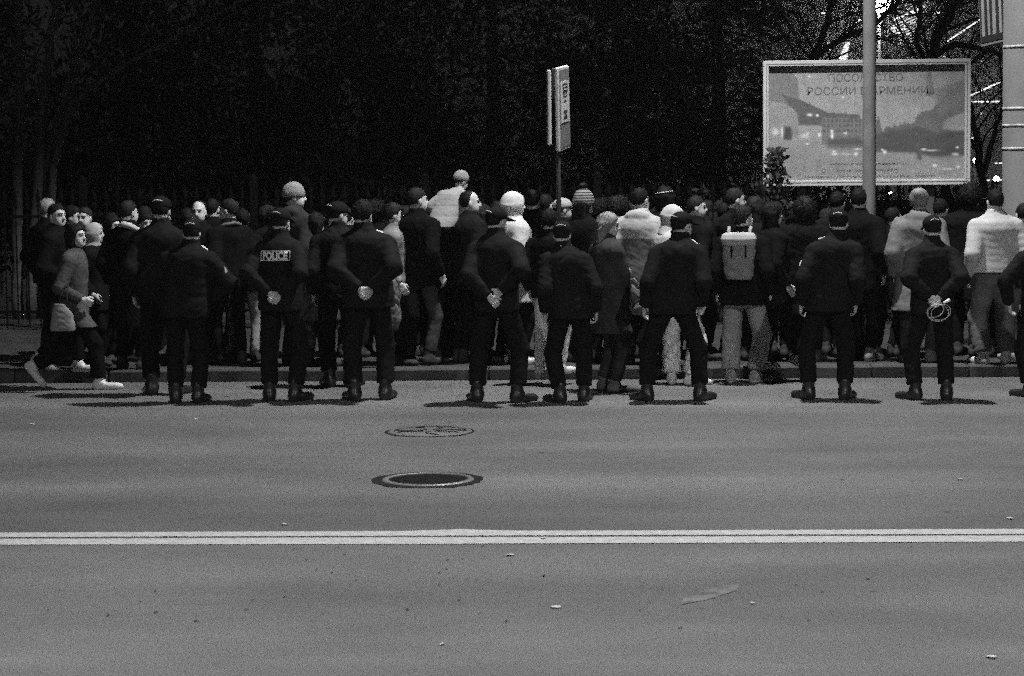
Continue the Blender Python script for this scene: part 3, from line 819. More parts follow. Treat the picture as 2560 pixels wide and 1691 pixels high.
# ---- billboard: printed poster with street reflections painted in, behind glass
BBY = 30.0
tl, tr_ = px(1907, 153, BBY), px(2426, 152, BBY); blc = px(1903, 467, BBY)
bw_, bh_ = tr_[0] - tl[0], tl[2] - blc[2]
bb = empty('billboard', ((tl[0] + tr_[0]) / 2, BBY, .11)); tag(bb, 'framed embassy billboard with a city view, standing behind the crowd', 'billboard')
zc = (tl[2] + blc[2]) / 2 - .11
FR = mat('billboard_frame', .46, .5, .08, 4)
for dx in (-.8, .8):
    b = MB(); b.box((dx, .10, (zc - bh_ / 2) / 2), (.06, .06, (zc - bh_ / 2) / 2 + .03), 0, .01); b.build('post', mat('dark_post', .06, .6), bb)
t = .072
fr = MB()
for (cx_, cz_, hx, hz_) in ((0, bh_ / 2 - t / 2, bw_ / 2, t / 2), (0, -bh_ / 2 + t / 2, bw_ / 2, t / 2), (-bw_ / 2 + t / 2, 0, t / 2, bh_ / 2 - t), (bw_ / 2 - t / 2, 0, t / 2, bh_ / 2 - t)):
    fr.box((cx_, 0, zc + cz_), (hx, .06, hz_), 0, .006)
fr.build('frame', FR, bb)
fl = MB()
for (cx_, cz_, hx, hz_) in ((0, bh_ / 2 - t * .62, bw_ / 2 - t * .5, .004), (0, -bh_ / 2 + t * .62, bw_ / 2 - t * .5, .004), (-bw_ / 2 + t * .62, 0, .004, bh_ / 2 - t * .66), (bw_ / 2 - t * .62, 0, .004, bh_ / 2 - t * .66)):
    fl.box((cx_, -.0615, zc + cz_), (hx, .002, hz_))
fl.build('painted_groove_shade', mat('groove_shadow', .12, .6), bb)  # dark strips on the flat frame, a groove's shade put in as colour
b = MB(); b.box((0, .05, zc), (bw_ / 2 - .02, .03, bh_ / 2 - .02)); b.build('back_board', mat('board', .3), bb)
PR = [mat('print_sky', .36, .6, .06, 1.5), mat('print_mid', .20, .6, .10, 4), mat('print_dark', .15, .6, .3, 10), mat('print_deep', .105, .6, .4, 14), mat('print_light', .40, .6, .08, 4), mat('print_white', .85, .6, .02), mat('print_letter', .135, .6, .05)]
poster = MB()
pw, ph = bw_ / 2 - t, bh_ / 2 - t
def P2(x_, y_, ly):
    "poster print coordinates (as in the photo) to metres on the board"
    return ((x_ - 2165.5) / 259.5 * bw_ / 2, .012 - .0012 * ly, zc + (310.5 - y_) / 157.0 * bh_ / 2)
def poly(pts, mi, ly): poster.add([P2(x_, y_, ly) for (x_, y_) in pts], [tuple(range(len(pts) - 1, -1, -1))], mi)
def blob(x_, y_, rx, ry, mi, ly, n=12, jag=0.0, seed=0):
    rg = random.Random(seed); poly([(x_ + rx * math.cos(2 * math.pi * k / n) * (1 + rg.uniform(-jag, jag)), y_ + ry * math.sin(2 * math.pi * k / n) * (1 + rg.uniform(-jag, jag))) for k in range(n)], mi, ly)
GX, GY = 230, 134
gx = np.linspace(1915, 2416, GX)[None, :]; gy = np.linspace(162, 460, GY)[:, None]
img = np.broadcast_to(.31 + .04 * (gy - 162) / 200, (GY, GX)).copy()
def blur(a, n):
    if n == 0: return a
    k = np.ones(2 * n + 1) / (2 * n + 1)
    a = np.apply_along_axis(lambda r_: np.convolve(np.pad(r_, n, 'edge'), k, 'valid'), 0, a)
    return np.apply_along_axis(lambda r_: np.convolve(np.pad(r_, n, 'edge'), k, 'valid'), 1, a)
def mask(pts, soft=1):
    ins = np.zeros((GY, GX), bool); n = len(pts)
    for i in range(n):
        (xa, ya), (xb, yb) = pts[i], pts[(i + 1) % n]
        if ya == yb: continue
        ins ^= ((ya > gy) != (yb > gy)) & (gx < (xb - xa) * (gy - ya) / (yb - ya) + xa)
    return blur(ins.astype(float), soft)
def area(pts, v, soft=1, alpha=1.0):
    global img
    m_ = mask(pts, soft) * alpha; img = img * (1 - m_) + v * m_
def reflected_dot(x_, y_, rx, ry, v):
    global img
    m_ = np.clip(1.5 * np.exp(-((gx - x_) / rx) ** 2 - ((gy - y_) / ry) ** 2), 0, 1); img = img * (1 - m_) + v * m_
nr = np.random.RandomState(4)
n1 = blur(nr.rand(GY, GX), 2); n1 = (n1 - n1.mean()) / n1.std(); n2 = blur(nr.rand(GY, GX), 6); n2 = (n2 - n2.mean()) / n2.std()
area([(1915, 352), (2150, 360), (2420, 368), (2420, 462), (1915, 462)], .30, 3)
area([(1915, 164), (1950, 172), (1980, 182), (1994, 200), (1997, 250), (2012, 264), (2038, 268), (2038, 318), (1997, 318), (1985, 285), (1955, 262), (1915, 252)], .185, 0)
area([(1950, 236), (1997, 250), (2040, 270), (2070, 284), (2150, 290), (2150, 318), (1998, 318), (1994, 285), (1976, 268)], .115, 0)
area([(1915, 252), (1955, 258), (1985, 275), (1994, 300), (1996, 346), (1915, 352)], .29, 0)
for i in range(6): area([(1926 + i * 11, 290), (1930 + i * 11, 290), (1930 + i * 11, 345), (1926 + i * 11, 345)], .22, 1, .5)
area([(1960, 318), (1978, 318), (1980, 352), (1958, 352)], .07, 1)
area([(1998, 316), (2052, 316), (2052, 348), (1998, 346)], .36, 1)
area([(2054, 296), (2160, 300), (2160, 372), (2054, 364)], .19, 0)
for i in range(10):
    for j in range(3): area([(2058 + i * 10, 300 + j * 13), (2063 + i * 10, 300 + j * 13), (2063 + i * 10, 308 + j * 13), (2058 + i * 10, 308 + j * 13)], .10, 0, .9)
area([(2070, 350), (2150, 345), (2160, 372), (2064, 374)], .10, 2)
tree = [(2186, 345), (2189, 318), (2196, 290), (2203, 318), (2206, 334)] + [(2210 + i * 6, 328 - 9 * abs(math.sin(i * 1.1)) - i * .8) for i in range(14)] + [(2293, 292), (2305, 284), (2330, 280), (2345, 262), (2366, 238), (2420, 208), (2420, 385), (2186, 385)]
area(tree, .145, 0); area([(2257, 325), (2262, 303), (2266, 325)], .13, 0)
area([(2188, 338), (2245, 328), (2300, 322), (2345, 338), (2420, 328), (2420, 396), (2330, 398), (2290, 388), (2188, 376)], .085, 2)
area([(2321, 164), (2324, 164), (2336, 246), (2312, 246)], .21, 0); area([(2334, 230), (2420, 200), (2420, 262), (2350, 290)], .19, 2, .8)
area([(2362, 305), (2420, 284), (2420, 330), (2390, 332), (2356, 328)], .30, 1)
area([(2036, 190), (2050, 190), (2052, 250), (2032, 250)], .30, 3)
img = img * (1 + .035 * n1 + .05 * n2)
area([(2296, 376), (2303, 376), (2305, 405), (2295, 405)], .09, 1)
for i in range(7): area([(1960, 366 + i * 7), (2160, 364 + i * 7), (2160, 366.5 + i * 7), (1960, 368.5 + i * 7)], .29, 1, .7)
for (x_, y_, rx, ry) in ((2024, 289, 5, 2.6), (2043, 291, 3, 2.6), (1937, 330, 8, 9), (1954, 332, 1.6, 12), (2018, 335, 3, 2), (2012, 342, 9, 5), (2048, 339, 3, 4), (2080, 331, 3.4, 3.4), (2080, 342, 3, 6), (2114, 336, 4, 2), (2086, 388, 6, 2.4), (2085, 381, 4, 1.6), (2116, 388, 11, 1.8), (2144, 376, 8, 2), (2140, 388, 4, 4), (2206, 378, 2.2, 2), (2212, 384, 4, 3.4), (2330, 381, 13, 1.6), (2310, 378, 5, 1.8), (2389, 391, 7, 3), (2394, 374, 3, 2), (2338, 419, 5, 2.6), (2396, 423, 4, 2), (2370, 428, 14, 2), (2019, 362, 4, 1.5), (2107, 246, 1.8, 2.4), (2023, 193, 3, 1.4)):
    reflected_dot(x_, y_, rx, ry, .85 if rx < 7 else .6)  # street and car lights mirrored in the glass, painted into the print colours
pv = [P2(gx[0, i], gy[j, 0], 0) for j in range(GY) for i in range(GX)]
prm = bpy.data.materials.new('poster_print_and_reflections'); prm.use_nodes = True
pa = prm.node_tree.nodes.new('ShaderNodeVertexColor'); pa.layer_name = 'print'
prm.node_tree.links.new(pa.outputs[0], prm.node_tree.nodes['Principled BSDF'].inputs['Base Color']); prm.node_tree.nodes['Principled BSDF'].inputs['Roughness'].default_value = .6
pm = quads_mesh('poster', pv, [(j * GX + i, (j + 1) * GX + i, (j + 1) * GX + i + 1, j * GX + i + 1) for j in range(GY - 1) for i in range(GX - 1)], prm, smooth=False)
at_ = pm.color_attributes.new('print', 'FLOAT_COLOR', 'POINT'); fl_ = np.ones((GX * GY, 4), np.float32); fl_[:, :3] = img.reshape(-1, 1); at_.data.foreach_set('color', fl_.ravel())  # print colours with the street reflections painted in
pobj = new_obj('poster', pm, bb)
def lettering(txt, x0, x1, yc, hpx, bold, mi, ly, serif=True):
    v, f = text_geo(txt, 1.0, bold)
    xs = [p[0] for p in v]; ys = [p[1] for p in v]; sx = (x1 - x0) / (max(xs) - min(xs)); sy = hpx / (max(ys) - min(ys))
    poster.add([P2(x0 + (p[0] - min(xs)) * sx, yc - (p[1] - (max(ys) + min(ys)) / 2) * sy, ly) for p in v], f, mi)
lettering('ПОСОЛЬСТВО', 2071, 2257, 197, 20, .004, 6, 2)
lettering('РОССИИ В АРМЕНИИ', 2018, 2320, 230, 20, .004, 6, 2)
lettering('www.rusembassyarm', 2074, 2266, 413, 8, .0, 6, 2)
lettering('twitter.com/embassyARM', 2092, 2246, 429, 8, .0, 6, 2)
lettering('https://www.youtube.com', 2012, 2340, 445, 8, .0, 6, 2)
poly([(2054, 424), (2063, 424), (2063, 434), (2054, 434)], 6, 2); poly([(2056, 426), (2061, 426), (2061, 432), (2056, 432)], 4, 3)
for s_ in range(3): poly([(2316 + s_ * 7, 240), (2319 + s_ * 7, 224), (2322 + s_ * 7, 240)], 6, 2)
po = poster.build('poster_lettering', PR, pobj); po['kind'] = 'stuff'
gm = bpy.data.materials.new('clear_glass'); gm.use_nodes = True
n_, l_ = gm.node_tree.nodes, gm.node_tree.links; n_.clear()
go = n_.new('ShaderNodeOutputMaterial'); mx = n_.new('ShaderNodeMixShader'); tp_ = n_.new('ShaderNodeBsdfTransparent'); gl = n_.new('ShaderNodeBsdfGlossy'); fz = n_.new('ShaderNodeLayerWeight'); pw1 = n_.new('ShaderNodeMath'); pw2 = n_.new('ShaderNodeMath'); pw1.operation = 'POWER'; pw2.operation = 'MULTIPLY_ADD'; pw1.inputs[1].default_value = 5; pw2.inputs[1].default_value = .9; pw2.inputs[2].default_value = .035
gl.inputs['Roughness'].default_value = .03; l_.new(fz.outputs['Facing'], pw1.inputs[0]); l_.new(pw1.outputs[0], pw2.inputs[0])
l_.new(pw2.outputs[0], mx.inputs[0]); l_.new(tp_.outputs[0], mx.inputs[1]); l_.new(gl.outputs[0], mx.inputs[2]); l_.new(mx.outputs[0], go.inputs[0])
b = MB(); b.box((0, -.03, zc), (bw_ / 2 - t - .002, .003, bh_ / 2 - t - .002)); b.build('glass_pane', gm, bb)

# ---- pale pillar and traffic sign at the right edge
pb = gp(2562, 880, .12); PY = pb[1]
pl = empty('pillar', (pb[0], PY, .115)); tag(pl, 'broad pale pillar with strips of tape at the right edge', 'pillar')
pr_ = (pb[0] - px(2507, 300, PY)[0])
b = MB(); b.lathe([(pr_ * 1.15, 0), (pr_ * 1.15, .25), (pr_, .30), (pr_, 5.6), (pr_ * .9, 5.65), (.001, 5.66)], 28); b.build('shaft', mat('pale_pillar_paint', .125, .7, .12, 3), pl, True)
for y_ in (118, 272, 314, 372):
    z_ = px(2540, y_, PY)[2] - .115
    b = MB(); b.lathe([(pr_ + .001, z_ - .016), (pr_ + .004, z_ - .016), (pr_ + .004, z_ + .016), (pr_ + .001, z_ + .016)], 28); b.build('tape_strip', mat('tape_white', .34, .5, .5, 14), pl, True)
sp = px(2492, 40, PY + .45)
ts = empty('traffic_sign', (sp[0], sp[1], sp[2])); tag(ts, 'dark traffic sign panel with pale upright stripes, hung on the pale pillar', 'sign')
ts.rotation_euler = (0, R(-6), R(-62))
b = MB(); b.box((0, 0, 0), (.30, .03, .33), 0, .05); b.build('panel', mat('sign_rim_grey', .16, .5), ts)
b = MB(); b.box((0, -.032, .01), (.26, .004, .28), 0); b.build('dark_face', SIGN_K, ts)
for i, (u_, w_) in enumerate(((-.20, .035), (-.10, .025), (.0, .04), (.11, .03), (.20, .03))):
    b = MB(); b.add([(u_ - w_, -.0375, -.20), (u_ + w_ * .6, -.0375, -.20), (u_ + w_, -.0375, .28), (u_ - w_ * .5, -.0375, .28)], [(0, 1, 2, 3)]); b.build('stripe', mat('sign_stripe', .20, .5), ts)
b = MB(); b.box((.0, .06, 0), (.03, .05, .06)); b.build('bracket', IRON, ts)

# ---- iron fence behind the crowd
FENCE = mat('black_iron_fence', .003, .9, .3, 20, .1, 60, .05)
bar = MB(); bar.tube([(0, 0, .05), (0, 0, 1.60)], .010, 6)
bar.lathe([(.010, 1.56), (.030, 1.62), (.014, 1.66), (.034, 1.70), (.022, 1.76), (.001, 1.86)], 6)
bar_me = bar.mesh('bar', FENCE)
rail_b = MB(); rail_b.box((1.1, 0, .25), (1.1, .018, .018)); rail_b.box((1.1, 0, 1.48), (1.1, .018, .018))
rail_me = rail_b.mesh('rail', FENCE)
post_b = MB(); post_b.box((0, 0, .95), (.05, .05, .95), 0, .008); post_b.lathe([(.001, 2.0), (.06, 1.95), (.055, 1.90)], 8); post_me = post_b.mesh('fence_post', FENCE)
names = ['at the far left edge', 'behind the walking couple', 'behind the broad officers', 'behind the knit hat', 'behind the child', 'behind the bus stop sign', 'left of the billboard']
for i in range(7):
    fx = -9.0 + i * 2.2
    fo = empty('iron_fence', (fx, 30.35, .10)); tag(fo, 'black iron fence panel with spear tips ' + names[i], 'fence', 'fence panels along the park')
    new_obj('rail', rail_me, fo); new_obj('fence_post', post_me, fo)
    for k in range(1, 15): o = new_obj('bar', bar_me, fo); o.location = (k * 2.2 / 15, 0, 0)

# ---- trees
BARK = mat('bark', .12, .9, .4, 12, .8, 30); BARK_D = mat('dark_bark', .015, .9, .4, 12, .8, 30)
LEAF = mat('evergreen_needles', .004, .9, .4, 6, 0, 60, .03)
def limb(b, p, d, ln, r_, depth, rg, up=.25, n=5, spread=.7, kids=4, wob=.16):
    pts = [Vector(p)]; rs = [r_]; d = Vector(d).normalized(); k = 6
    for i in range(k):
        d = (d + Vector((rg.gauss(0, wob), rg.gauss(0, wob), rg.gauss(0, wob) + up * .1))).normalized()
        pts.append(pts[-1] + d * ln / k); rs.append(r_ * (1 - .75 * (i + 1) / k))
    b.tube(pts, rs, n if depth > 1 else 3, 0, False)
    if depth <= 0: return
    for j in range(kids):
        i = rg.randint(2, k); a = rg.uniform(0, 6.283)
        dd = (pts[i] - pts[i - 1]).normalized(); s_ = dd.orthogonal().normalized(); s_.rotate(Matrix.Rotation(a, 3, dd))
        nd = (dd * (1 - spread * .5) + s_ * spread + Vector((0, 0, up * .5))).normalized()
        limb(b, pts[i], nd, ln * rg.uniform(.45, .7), max(rs[i] * .62, .004), depth - 1, rg, up, n, spread, kids, wob)
def bare_tree(label, loc, stems, depth, seed, mt, group):
    rg = random.Random(seed); root = empty('bare_tree', loc); tag(root, label, 'tree', group)
    tk = MB(); cr = MB()
    for (pts, r0, r1) in stems:
        pts = [Vector(p) - Vector(loc) for p in pts]
        fine = []
        for i in range(len(pts) - 1):
            for q in range(5): fine.append(pts[i].lerp(pts[i + 1], q / 5) + Vector((rg.gauss(0, .012), rg.gauss(0, .012), 0)))
        fine.append(pts[-1]); nf = len(fine)
        tk.tube(fine, [r0 + (r1 - r0) * i / (nf - 1) for i in range(nf)], 9)
        for j in range(13 if depth > 1 else 6):
            i = rg.randint(nf // 3, nf - 1); dd = (fine[i] - fine[i - 1]).normalized(); s_ = dd.orthogonal().normalized(); s_.rotate(Matrix.Rotation(rg.uniform(0, 6.28), 3, dd))
            limb(cr, fine[i], (dd * .5 + s_ * .9 + Vector((0, 0, .25))), rg.uniform(1.1, 2.3), r1 * .5, depth, rg)
    tk.build('trunk', mt, root, True); cr.build('crown', mt, root)
def stem(pxs, Y): return [tuple(px(x_, y_, Y)) for (x_, y_) in pxs]
g0 = px(95, 640, 32.5)
bare_tree('bare tree with several curving pale stems at the far left', (g0[0], 32.5, .1), [
    ([(g0[0] - .3, 32.5, .1)] + stem([(40, 560), (52, 300), (48, 60), (60, -160)], 32.5), .085, .05),
    ([(g0[0] - .1, 32.4, .1)] + stem([(95, 420), (108, 250), (125, 110), (150, -60), (165, -200)], 32.4), .075, .045),
    ([(g0[0], 32.6, .1)] + stem([(120, 420), (150, 260), (190, 160), (225, 60), (255, -60), (280, -200)], 32.6), .075, .045),
    ([(g0[0] + .1, 32.5, .1)] + stem([(130, 420), (180, 258), (260, 195), (360, 135), (480, 70), (640, -20)], 32.5), .06, .025)], 1, 3, mat('pale_bark', .09, .9, .4, 12, .8, 30), 'trees in the dark park')
tb = px(2330, 640, 38)
bare_tree('bare tree with a leaning dark trunk above the billboard', (tb[0], 38, .1), [
    ([(tb[0], 38, .1)] + stem([(2318, 300), (2322, 170), (2345, 90), (2385, 10), (2410, -80)], 38), .11, .06),
    (stem([(2322, 170), (2290, 110), (2300, 40), (2310, -60)], 38), .05, .03),
    (stem([(2330, 140), (2390, 110), (2470, 125), (2540, 150)], 38.2), .06, .03)], 3, 11, BARK_D, 'bare trees round the billboard')
tb = px(2010, 640, 40)
bare_tree('bare tree left of the lamp post, behind the billboard', (tb[0], 40, .1), [
    ([(tb[0], 40, .1)] + stem([(2010, 300), (2030, 150), (2070, 60), (2090, -60)], 40), .08, .045),
    (stem([(2030, 150), (2090, 105), (2190, 60), (2260, -10)], 40), .06, .03)], 3, 23, BARK_D, 'bare trees round the billboard')
tb = px(2450, 640, 36)
bare_tree('low bare tree between the billboard and the pale pillar', (tb[0], 36, .1), [
    ([(tb[0], 36, .1)] + stem([(2460, 460), (2440, 330), (2420, 250), (2400, 180)], 36), .07, .035),
    (stem([(2460, 430), (2480, 360), (2500, 290), (2520, 220)], 36), .05, .02)], 2, 31, BARK_D, 'bare trees round the billboard')

def evergreen(label, x_, Y, h_, w_, seed):
    p = px(x_, 600, Y); root = empty('evergreen_tree', (p[0], Y, .1)); tag(root, label, 'tree', 'dark evergreens behind the fence')
    rg = np.random.RandomState(seed)
    tk = MB(); tk.tube([(0, 0, 0), (.05, 0, h_ * .4), (0, 0, h_ * .95)], [.16, .11, .02], 8)
    for i in range(22):
        z_ = h_ * (.12 + .82 * i / 22); a = i * 2.4; L = w_ * (1 - (z_ / h_) ** 1.4) * .9 + .1
        tk.tube([(0, 0, z_), (L * .5 * math.cos(a), L * .5 * math.sin(a), z_ - .05), (L * math.cos(a), L * math.sin(a), z_ - .25)], [.035, .025, .008], 4, 0, False)
    tk.build('trunk', BARK_D, root)
    n = 8500; nc = 150
    cz = h_ * (.10 + .88 * rg.rand(nc)); ca = rg.rand(nc) * 6.283; cr_ = w_ * (1 - (cz / h_) ** 1.5 * .92) * np.sqrt(rg.rand(nc))
    C = np.stack([cr_ * np.cos(ca), cr_ * np.sin(ca), cz], 1)[rg.randint(0, nc, n)] + rg.randn(n, 3) * np.array((.26, .26, .2))
    d1 = rg.randn(n, 3); d1[:, 2] -= .4; d1 /= np.linalg.norm(d1, axis=1, keepdims=True)
    d2 = np.cross(d1, rg.randn(n, 3)); d2 /= np.linalg.norm(d2, axis=1, keepdims=True)
    s_ = (.05 + .07 * rg.rand(n))[:, None]
    V = np.stack([C - d1 * s_, C + d2 * s_ * .35, C + d1 * s_, C - d2 * s_ * .35], 1).reshape(-1, 3); V[:, 2] = np.maximum(V[:, 2], .05)
    new_obj('crown', quads_mesh('crown', V, np.arange(4 * n).reshape(-1, 4), LEAF, smooth=False), root)
for i, (x_, Y, h_, w_, lb) in enumerate([(330, 34.5, 6.2, 1.9, 'rising above the broad officers'), (640, 36.0, 7.0, 2.1, 'above the man in the knit hat'), (930, 34.0, 6.0, 1.8, 'left of the child on shoulders'), (1230, 36.5, 7.5, 2.2, 'behind the bus stop sign'),
                                       (1540, 34.5, 6.4, 1.9, 'right of the bus stop sign'), (1790, 37.5, 7.2, 2.1, 'beside the billboard'), (-20, 37.5, 6.5, 2.0, 'at the left edge behind bare stems')]):
    evergreen('dark evergreen tree ' + lb, x_, Y, h_, w_, 40 + i)

# rose shrub in front of the billboard's lower left corner
def leafy(label, x_, y0_, y1_, Y, n, spread_, seed):
    rg = random.Random(seed); p = px(x_, 700, Y); z1_ = px(x_, y1_, Y)[2]; z0_ = px(x_, y0_, Y)[2]
    root = empty('shrub', (p[0], Y, .11)); tag(root, label, 'shrub')
    st = MB(); lf = MB()
    for j in range(5):
        tx = rg.uniform(-spread_, spread_); tz = rg.uniform(z0_ + .3 * (z1_ - z0_), z1_)
        if j == 0: tx, tz = .06, z1_
        pts = [(rg.uniform(-.05, .05), 0, 0), (tx * .4, rg.uniform(-.05, .05), tz * .5), (tx, rg.uniform(-.1, .1), tz - .11)]
        st.tube(pts, [.012, .008, .004], 5)
    for i in range(n):
        t_ = rg.random() ** .8; z_ = z0_ + (z1_ - z0_) * t_ - .11; w_ = spread_ * (1.15 - .75 * t_)
        c = Vector((rg.gauss(.03 * t_, w_ * .55), rg.gauss(0, .09), z_)); a = rg.uniform(0, 6.28)
        d = Vector((math.cos(a), rg.uniform(-.6, .6), math.sin(a))).normalized(); e = d.orthogonal().normalized(); e.rotate(Matrix.Rotation(rg.uniform(0, 6.28), 3, d))
        L = rg.uniform(.025, .05); nrm = d.cross(e)
        lf.add([c - d * L, c - d * L * .3 + e * L * .5, c + d * L * .5 + e * L * .42 + nrm * L * .1, c + d * L, c + d * L * .5 - e * L * .42 + nrm * L * .1, c - d * L * .3 - e * L * .5], [(0, 1, 2, 3), (0, 3, 4, 5)])
    st.build('stem', BARK_D, root); lf.build('leaves', mat('dark_leaf', .03, .6, .3, 8), root)
leafy('dark leafy rose shrub in front of the billboard corner', 1936, 560, 372, 28.6, 420, .20, 5)

# hedge for dark bushes under the billboard, put in to block the far lamp
hx0, hx1 = 1.0, 7.5
hg_ = empty('added_hedge', ((hx0 + hx1) / 2, 31.2, .1)); tag(hg_, 'low dark hedge of bushes under the billboard, added to block lamp light', 'added_hedge')
b = MB(); b.box((0, 0, .80), ((hx1 - hx0) / 2 - .05, .22, .78), 0, .05); b.build('added_core', BARK_D, hg_)  # solid core added so no lamp light passes between the leaves
rg = np.random.RandomState(8); n = 9000
C = np.stack([(rg.rand(n) - .5) * (hx1 - hx0), (rg.rand(n) - .5) * .75, .05 + 1.70 * rg.rand(n) + .06 * rg.randn(n)], 1); C[:, 2] = np.maximum(C[:, 2], .05)
d1 = rg.randn(n, 3); d1 /= np.linalg.norm(d1, axis=1, keepdims=True); d2 = np.cross(d1, rg.randn(n, 3)); d2 /= np.linalg.norm(d2, axis=1, keepdims=True); s_ = (.025 + .03 * rg.rand(n))[:, None]
V = np.stack([C - d1 * s_, C + d2 * s_ * .5, C + d1 * s_, C - d2 * s_ * .5], 1).reshape(-1, 3); V[:, 2] = np.maximum(V[:, 2], .02)
new_obj('leaves', quads_mesh('leaves', V, np.arange(4 * n).reshape(-1, 4), mat('added_hedge_leaf', .02, .8, .3, 6), smooth=False), hg_)

# ---- lit building far behind, seen through the branches
BY = 95.0
FAC = mat('far_facade', .085, .9, .4, .25, 0)
c0 = px(2330, 600, BY)
bd = empty('building', (c0[0], BY, .1)); tag(bd, 'distant building strung with lights behind the bare branches', 'building')
def bl_(x_, y_, Y=BY): q = px(x_, y_, Y); return (q[0] - c0[0], q[1] - BY, q[2] - .1)
x0_ = bl_(2030, 100)[0]; x1_ = bl_(2700, 100)[0]; zt_ = bl_(2300, -60)[2]
b = MB(); b.box(((x0_ + x1_) / 2, 4, zt_ / 2), ((x1_ - x0_) / 2, 3.8, zt_ / 2)); b.build('wall', FAC, bd)
LIT = emit('lit_window', .9, 1.0); LITB = emit('bright_light_strip', 1.0, 2.2)
rg = random.Random(77)
def strip(x0, y0, x1, y1, th, mt, dash=1.0, n=8, nm='light_strip', dy=-.3):
    b = MB()
    for i in range(n):
        if rg.random() > dash: continue
        t0, t1 = i / n, (i + rg.uniform(.55, .98)) / n
        A = bl_(x0 + (x1 - x0) * t0, y0 + (y1 - y0) * t0); B = bl_(x0 + (x1 - x0) * t1, y0 + (y1 - y0) * t1)
        h_ = th * BY / FPX * .5
        v = [(A[0], dy, A[2] - h_), (B[0], dy, B[2] - h_), (B[0], dy, B[2] + h_), (A[0], dy, A[2] + h_)]
        b.add(v + [(q[0], dy + .1, q[2]) for q in v], [(0, 1, 2, 3), (1, 5, 6, 2), (4, 0, 3, 7), (3, 2, 6, 7), (0, 4, 5, 1)])
    if b.v: b.build(nm, mt, bd)
strip(2234, 50, 2310, 18, 5, LITB, 1, 6)
for i in range(9): strip(2230 + i * 2, 66 + i * 6.5, 2308 - i * 1.5, 32 + i * 8, 2.2, LIT, .75, 9)
for i in range(4): strip(2226 + i * 4, 72 + i * 8, 2280, 62 + i * 7, 5, LIT, .55, 5)
strip(2052, 34, 2068, 34, 3.5, LIT, 1, 1, 'window'); strip(2136, 58, 2150, 50, 4, LITB, 1, 2)
strip(2262, 34, 2384, 34, 3.2, LITB, .7, 11)
strip(2365, 105, 2454, 46, 3, LITB, 1, 9)
strip(2423, 240, 2500, 205, 3, LITB, .9, 7)
strip(2424, 255, 2500, 255, 3, LITB, .85, 8)
for y_ in (346, 342, 410, 452): strip(2424, y_, 2505, y_ - 2, 3, LIT, .35, 8)
for k in range(26):
    x_ = rg.uniform(2200, 2520); y_ = rg.uniform(20, 460); s_ = rg.uniform(1.5, 4); strip(x_, y_, x_ + s_ * 2, y_, s_, LIT, 1, 1, 'window')
# second block, left of the post: a stairwell of lit windows
c1 = px(2090, 600, 80.0)
b2 = empty('building', (c1[0], 80.0, .1)); tag(b2, 'distant dark block with a lit stairwell, left of the lamp post', 'building')
hb_ = px(2090, 62, 80.0)[2] / 2 - .05
b = MB(); b.box((0, 3, hb_), (.62, 2.8, hb_), 0); b.build('wall', mat('dark_facade', .05, .9, .3, 1), b2)
for i in range(9):
    q = px(2118 - i * 1.5, 108 + i * 5.5, 80.0); b = MB(); b.box((q[0] - c1[0], -.02 + .21 - .2, q[2] - .1), (.07 + .008 * i, .03, .028)); b.build('window', LIT, b2)
for (x_, y_, w_) in ((2052, 133, 1.5), (2072, 108, 3), (2080, 116, 2), (2076, 124, 1.4), (2128, 84, 1.5)):
    q = px(x_, y_, 79.9); b = MB(); b.box((q[0] - c1[0], 0, q[2] - .1), (w_ * .0134, .03, .03)); b.build('window', LIT, b2)

def globe_lamp(label, x_, y_, Y, r_, watts, lit):
    p = px(x_, y_, Y); root = empty('park_lamp', (p[0], Y, .1)); tag(root, label, 'lamp', 'lit lamps beyond the park')
    b = MB(); b.tube([(0, 0, 0), (0, 0, p[2] - .1 - r_)], .045, 8); b.build('post', IRON, root)
    b = MB(); b.lathe([(.001, -r_), (r_ * .7, -r_ * .7), (r_, 0), (r_ * .7, r_ * .7), (.001, r_)], 14, (0, 0, p[2] - .1)); b.build('globe', lit, root, True)
    if watts:
        li = bpy.data.lights.new('lamp_light', 'POINT'); li.energy = watts; li.shadow_soft_size = r_
        lo_ = bpy.data.objects.new('lamp_light', li); COL.objects.link(lo_); lo_.parent = root; lo_.location = (0, -r_ * 1.25, p[2] - .1)
GLOBE = emit('lamp_globe', 1.0, 14.0)
globe_lamp('glaring lamp just behind the top of the lamp post', 2198, 6, 72.0, .34, 17000, GLOBE)
for i, (x_, y_, Y, r_, lb) in enumerate([(2491, 448, 70, .09, 'low lamp glimpsed just above the white jacket'), (2440, 402, 75, .10, 'small lamp right of the billboard frame'), (2462, 474, 66, .05, 'tiny lamp between the two dark heads at the right'),
                                       (2225, 480, 62, .06, 'tiny lamp glimpsed under the billboard'), (2365, 490, 64, .08, 'lamp glimpsed beside the big curly hair')]):
    globe_lamp(lb, x_, y_, Y, r_, 0, GLOBE)

